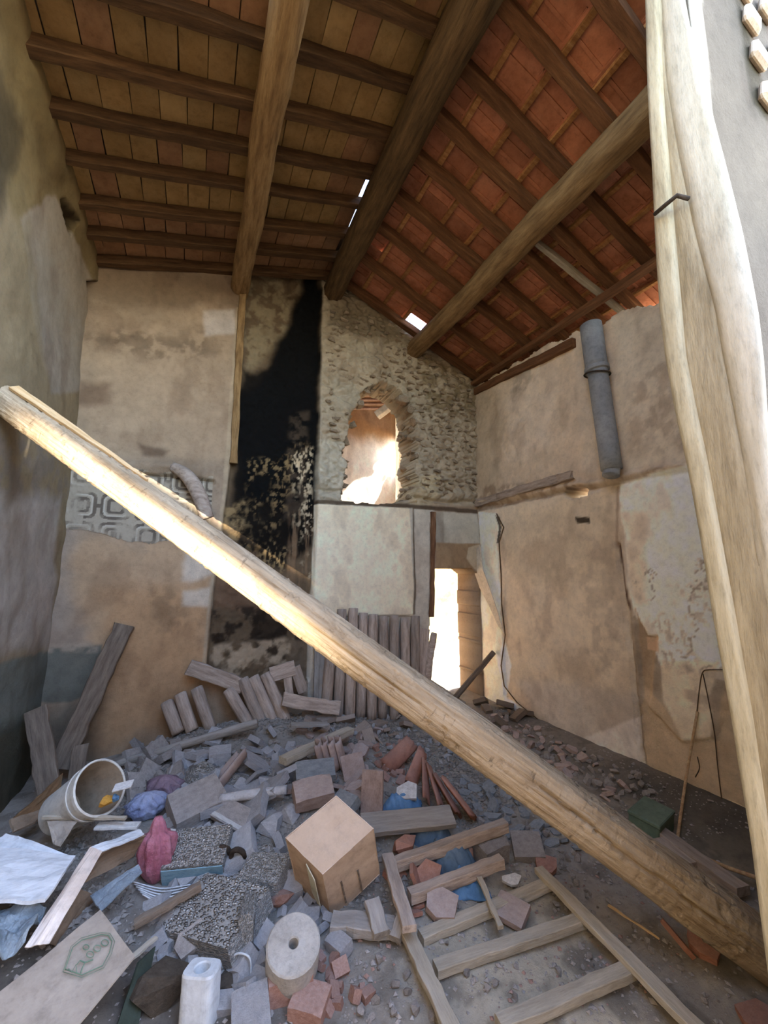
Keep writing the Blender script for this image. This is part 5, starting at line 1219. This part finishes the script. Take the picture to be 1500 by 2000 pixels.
# ---------------------------------------------------------------- scattered fragments, each a thing
def inside(p, poly):
    return polysd(np.array([p[0]]), np.array([p[1]]), poly)[0] > 0
PROT = {}
def protos(name, kind, m, n=7):
    k = (name, kind, m.name)
    if k not in PROT:
        L = []
        for s in range(n):
            me = {'chip': chipped, 'rock': rock, 'shard': shard}[kind](name, 100+s*7); me.materials.append(m); L.append(me)
        PROT[k] = L
    return PROT[k]
taken = []
def scatter(name, kind, m, poly, n, s0, s1, flat, lab, cat, group, tilt=30, up=.35):
    xs = [p[0] for p in poly]; ys = [p[1] for p in poly]; k = 0; tries = 0
    while k < n and tries < n*40:
        tries += 1
        p = (rng.uniform(min(xs), max(xs)), rng.uniform(min(ys), max(ys)))
        if not inside(p, poly): continue
        s = rng.uniform(s0, s1)*rng.uniform(.8, 1.1)
        g = at(*p, .0)
        if g[0] > XR-.04 or g[1] > YB-.08 or g[0] < XL+.05: continue
        if any((g[0]-a)**2+(g[1]-b)**2 < ((s+c)*.31)**2 for a, b, c in taken): continue
        taken.append((g[0], g[1], s))
        o = link(name, rng.choice(protos(name, kind, m)), None)
        fz = rng.uniform(*flat)
        o.matrix_world = Matrix.Translation((g[0], g[1], float(gz(g[0], g[1]))+s*fz*up)) @ Euler((math.radians(rng.gauss(0, tilt)), math.radians(rng.gauss(0, tilt)), rng.uniform(0, 6.28))).to_matrix().to_4x4()
        o.scale = (s, s*rng.uniform(.55, .9), s*fz)
        tag(o, lab, cat, group); k += 1
scatter('plaster_chunk', 'chip', CONC, [(330, 1500), (560, 1440), (570, 1600), (540, 1760), (340, 1760), (320, 1600)], 60, .07, .15, (.35, .6), 'grey plaster chunk in the left middle of the heap', 'rubble', 'grey chunks left of the cardboard box')
tk = taken; taken = []
scatter('plaster_slab', 'chip', CONC, [(340, 1470), (480, 1430), (640, 1440), (560, 1600), (470, 1660), (350, 1640)], 20, .14, .24, (.14, .28), 'broad grey plaster slab in the heap', 'slab', 'broad plaster slabs in the heap', 22, 1.2)
scatter('plaster_slab', 'shard', TILEG, [(560, 1420), (720, 1430), (740, 1600), (680, 1600), (600, 1480)], 10, .13, .2, (.12, .2), 'dusty broad slab behind the box', 'slab', 'broad slabs behind the cardboard box', 26, 1.4)
scatter('plaster_slab', 'chip', TANC, [(250, 1450), (360, 1460), (360, 1560), (260, 1560)], 8, .14, .22, (.2, .35), 'brown broad slab behind the bags', 'slab', 'broad slabs behind the bags', 26, .9)
scatter('plaster_slab', 'chip', CONC, [(440, 1690), (560, 1640), (570, 1780), (480, 1860)], 7, .12, .2, (.2, .35), 'grey slab beside the pebbly concrete', 'slab', 'slabs beside the pebbly concrete', 22, .8)
taken = tk
scatter('mortar_piece', 'rock', TANC, [(330, 1500), (560, 1440), (570, 1600), (340, 1720)], 60, .04, .09, (.5, .8), 'small tan mortar piece lying among the grey chunks of the heap', 'rubble', 'small mortar pieces in the heap')
scatter('clay_fragment', 'shard', TILEG, [(560, 1430), (740, 1430), (750, 1580), (560, 1600)], 34, .08, .15, (.14, .22), 'dusty clay fragment around the nested pantiles', 'tile', 'clay fragments around the pantiles', 40, .8)
scatter('brick_chip', 'chip', BRICK, [(728, 1460), (805, 1450), (800, 1535), (738, 1525)], 24, .045, .085, (.4, .7), 'pink brick chip in the little pile behind the standing tile', 'brick', 'pile of pink brick chips')
scatter('wood_scrap', 'chip', OLDW, [(600, 1400), (860, 1392), (900, 1450), (720, 1462), (600, 1440)], 30, .08, .18, (.12, .25), 'grey wood scrap at the foot of the split posts', 'wood', 'wood scraps at the foot of the posts', 20, .9)
scatter('plaster_bit', 'rock', CONC, [(600, 1395), (880, 1392), (960, 1480), (830, 1500), (640, 1440)], 60, .04, .10, (.4, .8), 'grey plaster bit between the split posts and the tile fan', 'rubble', 'plaster bits below the posts')
scatter('plaster_bit', 'rock', TANC, [(980, 1400), (1100, 1450), (1260, 1520), (1300, 1580), (1240, 1590), (1040, 1470)], 70, .04, .11, (.4, .7), 'tan plaster bit fallen along the foot of the right wall', 'rubble', 'plaster bits along the right wall')
scatter('tile_bit', 'shard', TILEG, [(940, 1390), (1060, 1430), (1230, 1540), (1190, 1570), (980, 1430)], 40, .06, .13, (.15, .3), 'clay tile bit in the strip between the log and the right wall', 'tile', 'tile bits along the right wall', 25, .7)
scatter('slate_flake', 'shard', SLATE, [(880, 1500), (1000, 1560), (1130, 1660), (1060, 1650), (930, 1610)], 34, .06, .14, (.1, .2), 'grey flake on the near side of the log behind the stone blocks', 'rubble', 'grey flakes below the log', 18, .7)
scatter('mortar_piece', 'rock', TANC, [(860, 1440), (1000, 1560), (1180, 1720), (1100, 1740), (940, 1620), (850, 1500)], 50, .03, .08, (.4, .8), 'mortar piece on the near side of the fallen log', 'rubble', 'mortar pieces below the log')
scatter('brick_chip', 'chip', BRICK, [(610, 1870), (700, 1870), (720, 1960), (640, 1990)], 13, .04, .075, (.5, .8), 'broken brick chip on the floor right of the round weight', 'brick', 'brick chips right of the round weight')
scatter('stone_bit', 'rock', TANC, [(740, 1840), (820, 1830), (860, 2000), (700, 2000)], 16, .02, .055, (.5, .9), 'small stone on the bare floor left of the slatted frame', 'stone', 'small stones left of the frame')
scatter('stone_bit', 'rock', TANC, [(850, 1800), (1080, 1740), (1220, 1880), (1000, 1960), (880, 1960)], 26, .018, .05, (.5, .9), 'small stone lying between the slats of the frame', 'stone', 'small stones between the slats')
scatter('stone_bit', 'rock', TANC, [(1100, 1700), (1480, 1960), (1400, 1990), (1120, 1780)], 22, .015, .045, (.5, .9), 'small stone on the dusty floor between the frame and the log', 'stone', 'small stones between frame and log')
scatter('plaster_chunk', 'rock', TANC, [(250, 1440), (400, 1450), (380, 1520), (260, 1560)], 30, .07, .14, (.5, .8), 'brown plaster lump behind the mauve bag', 'rubble', 'plaster lumps behind the bags')
scatter('plaster_chunk', 'chip', CONC, [(270, 1760), (520, 1840), (500, 1990), (440, 1990), (300, 1860)], 34, .04, .10, (.4, .7), 'grey chunk on the floor in front of the pebbly slab', 'rubble', 'grey chunks in front of the pebbly slab')
scatter('plaster_chunk', 'chip', CONC, [(520, 1680), (640, 1760), (640, 1830), (520, 1790)], 20, .05, .10, (.4, .7), 'grey chunk between the cardboard box and the round weight', 'rubble', 'grey chunks above the round weight')
scatter('tile_bit', 'shard', TERR2, [(740, 1700), (960, 1640), (1000, 1700), (800, 1800)], 12, .05, .10, (.15, .3), 'orange tile bit among the propped battens', 'tile', 'tile bits among the battens', 30, .8)
scatter('wood_scrap', 'chip', DARKW, [(930, 1370), (1000, 1380), (1060, 1420), (960, 1420)], 9, .10, .2, (.2, .35), 'dark wood scrap heaped in the corner right of the doorway', 'wood', 'dark wood scraps in the right corner', 25, .9)
LMK = [('red plastic bag', 300, 1700), ('lilac bag', 285, 1600), ('mauve bag', 318, 1560), ('white bucket', 200, 1540), ('blue faced block', 388, 1668), ('large pebbly slab', 425, 1790), ('upright slab edge', 490, 1775), ('ceramic block', 390, 1980), ('round weight', 572, 1862),
       ('cardboard box', 640, 1700), ('tilted tan slab', 385, 1568), ('white edged slab', 458, 1594), ('crusted rod', 495, 1550), ('stone frame angle', 530, 1490), ('pinkish brick', 612, 1548), ('nested pantiles', 640, 1475), ('standing tile', 727, 1548), ('tile fan', 850, 1540), ('white board', 800, 1600),
       ('red stone', 786, 1650), ('squared stone block', 958, 1660), ('flagstone', 1030, 1655), ('left rail', 840, 1900), ('right rail', 1180, 1830), ('first slat', 950, 1780), ('second slat', 1000, 1845), ('third slat', 1100, 1950), ('straw stick', 1240, 1800), ('terracotta shards', 1350, 1840), ('green box', 1272, 1600), ('grey floor plank', 1370, 1690),
       ('split post row', 690, 1400), ('post row right end', 800, 1400), ('short thick plank', 605, 1376), ('crusted pole', 400, 1440), ('pale split plank', 620, 1455), ('right corner', 980, 1400), ('peeled white plaster', 1080, 1440), ('wall crack foot', 1255, 1520), ('doorway', 870, 1370), ('printed cardboard', 240, 1850), ('dark stick', 320, 1770), ('fallen log middle', 900, 1470), ('fallen log lower part', 1100, 1620)]
LMK = [(n_, at(x, y)) for n_, x, y in LMK]
fam = {}
for o in list(COL.objects):
    if o.get('group') and o.parent is None and o.name.split('.')[0] in ('plaster_chunk', 'mortar_piece', 'clay_fragment', 'brick_chip', 'wood_scrap', 'plaster_bit', 'tile_bit', 'slate_flake', 'stone_bit', 'plaster_slab'):
        p = np.array(o.location); d = sorted((float(np.hypot(*(p-q)[:2])), n_) for n_, q in LMK)[0]
        cw = ([w_ for w_ in o['label'].split() if w_ in ('grey', 'tan', 'pink', 'orange', 'dark', 'brown', 'dusty')]+[''])[0]
        fam.setdefault((o.name.split('.')[0], cw, d[1]), []).append((d[0], o))
NTH = ORD+['eleventh', 'twelfth', 'thirteenth', 'fourteenth', 'fifteenth', 'sixteenth', 'seventeenth', 'eighteenth', 'nineteenth', 'twentieth']
NTH += ['twenty '+w_ for w_ in ORD[:9]]+['thirtieth']+['thirty '+w_ for w_ in ORD[:9]]+['fortieth']+['forty '+w_ for w_ in ORD[:9]]
NOUN = {}
for (nm_, col, lm), L in fam.items():
    L.sort(key=lambda a: a[0])
    kind = ' '.join(L[0][1].name.split('.')[0].split('_')); col = [col] if col else []
    for k, (d, o) in enumerate(L):
        sz = 'large' if o.scale[0] > .1 else 'medium' if o.scale[0] > .055 else 'small'
        o['label'] = ' '.join([sz]+col+[kind, 'lying', ('%s nearest' % NTH[k] if k else 'nearest') if k < len(NTH) else 'farthest', 'to the', lm])
# gravel and crumbs: nobody could count them
CRUMB = mat('grey_crumb', [(.3, '76716c'), (.7, '9a958f')], 9, bmp=.3, vary=0)
def gravel(name, n, poly, s0, s1, m, seed, lab):
    r = np.random.RandomState(seed); v = []; f = []; c = 0
    xs = [p[0] for p in poly]; ys = [p[1] for p in poly]
    X = r.uniform(min(xs), max(xs), n*3); Y = r.uniform(min(ys), max(ys), n*3)
    ok = np.where((polysd(X, Y, poly) > 0) & (fbm(X, Y, 2.2, 3, seed) > .40))[0][:n]
    Z = gz(X[ok], Y[ok])
    base = np.array([(1, 0, 0), (-1, 0, 0), (0, 1, 0), (0, -1, 0), (0, 0, .8), (0, 0, -.8)], float)
    tri = [(0, 2, 4), (2, 1, 4), (1, 3, 4), (3, 0, 4), (2, 0, 5), (1, 2, 5), (3, 1, 5), (0, 3, 5)]
    for x, y, z in zip(X[ok], Y[ok], Z):
        s = s0*(s1/s0)**(r.rand()**2.2)*.5
        a = r.uniform(0, 6.28); R_ = np.array([[math.cos(a), -math.sin(a), 0], [math.sin(a), math.cos(a), 0], [0, 0, 1]])
        p = (base*r.uniform(.55, 1.2, (6, 1)))@R_.T*s
        p[:, 2] *= .75
        v += (p+(x, y, z+s*.3)).tolist(); f += [(c+a_, c+b_, c+c_) for a_, b_, c_ in tri]; c += 6
    o = link(name, mesh(name, v, f), m); return tag(o, lab, 'gravel', None, 'stuff')
fl_ = [(-1.0, .6), (2.6, .6), (3.42, 1.2), (3.42, 4.3), (-1.0, 4.3)]
gravel('gravel', 9000, fl_, .008, .035, TANC, 3, 'fine tan gravel and plaster crumbs over the whole floor')
gravel('crumbs', 12000, [(-.6, 2.35), (.3, 1.95), (1.0, 2.0), (2.2, 2.4), (2.2, 4.25), (-.4, 4.25)], .010, .05, CRUMB, 5, 'grey plaster crumbs filling the rubble heap')
gravel('front_crumbs', 1600, [(-.6, .9), (1.6, .9), (1.2, 2.0), (.3, 2.0), (-.6, 2.3)], .008, .03, TANC, 15, 'tan crumbs on the dark soil at the front')
gravel('brick_crumbs', 900, [(.2, 1.2), (2.2, 1.2), (2.2, 3.4), (.2, 3.4)], .008, .03, BRICK, 8, 'reddish brick crumbs strewn over the heap and floor')
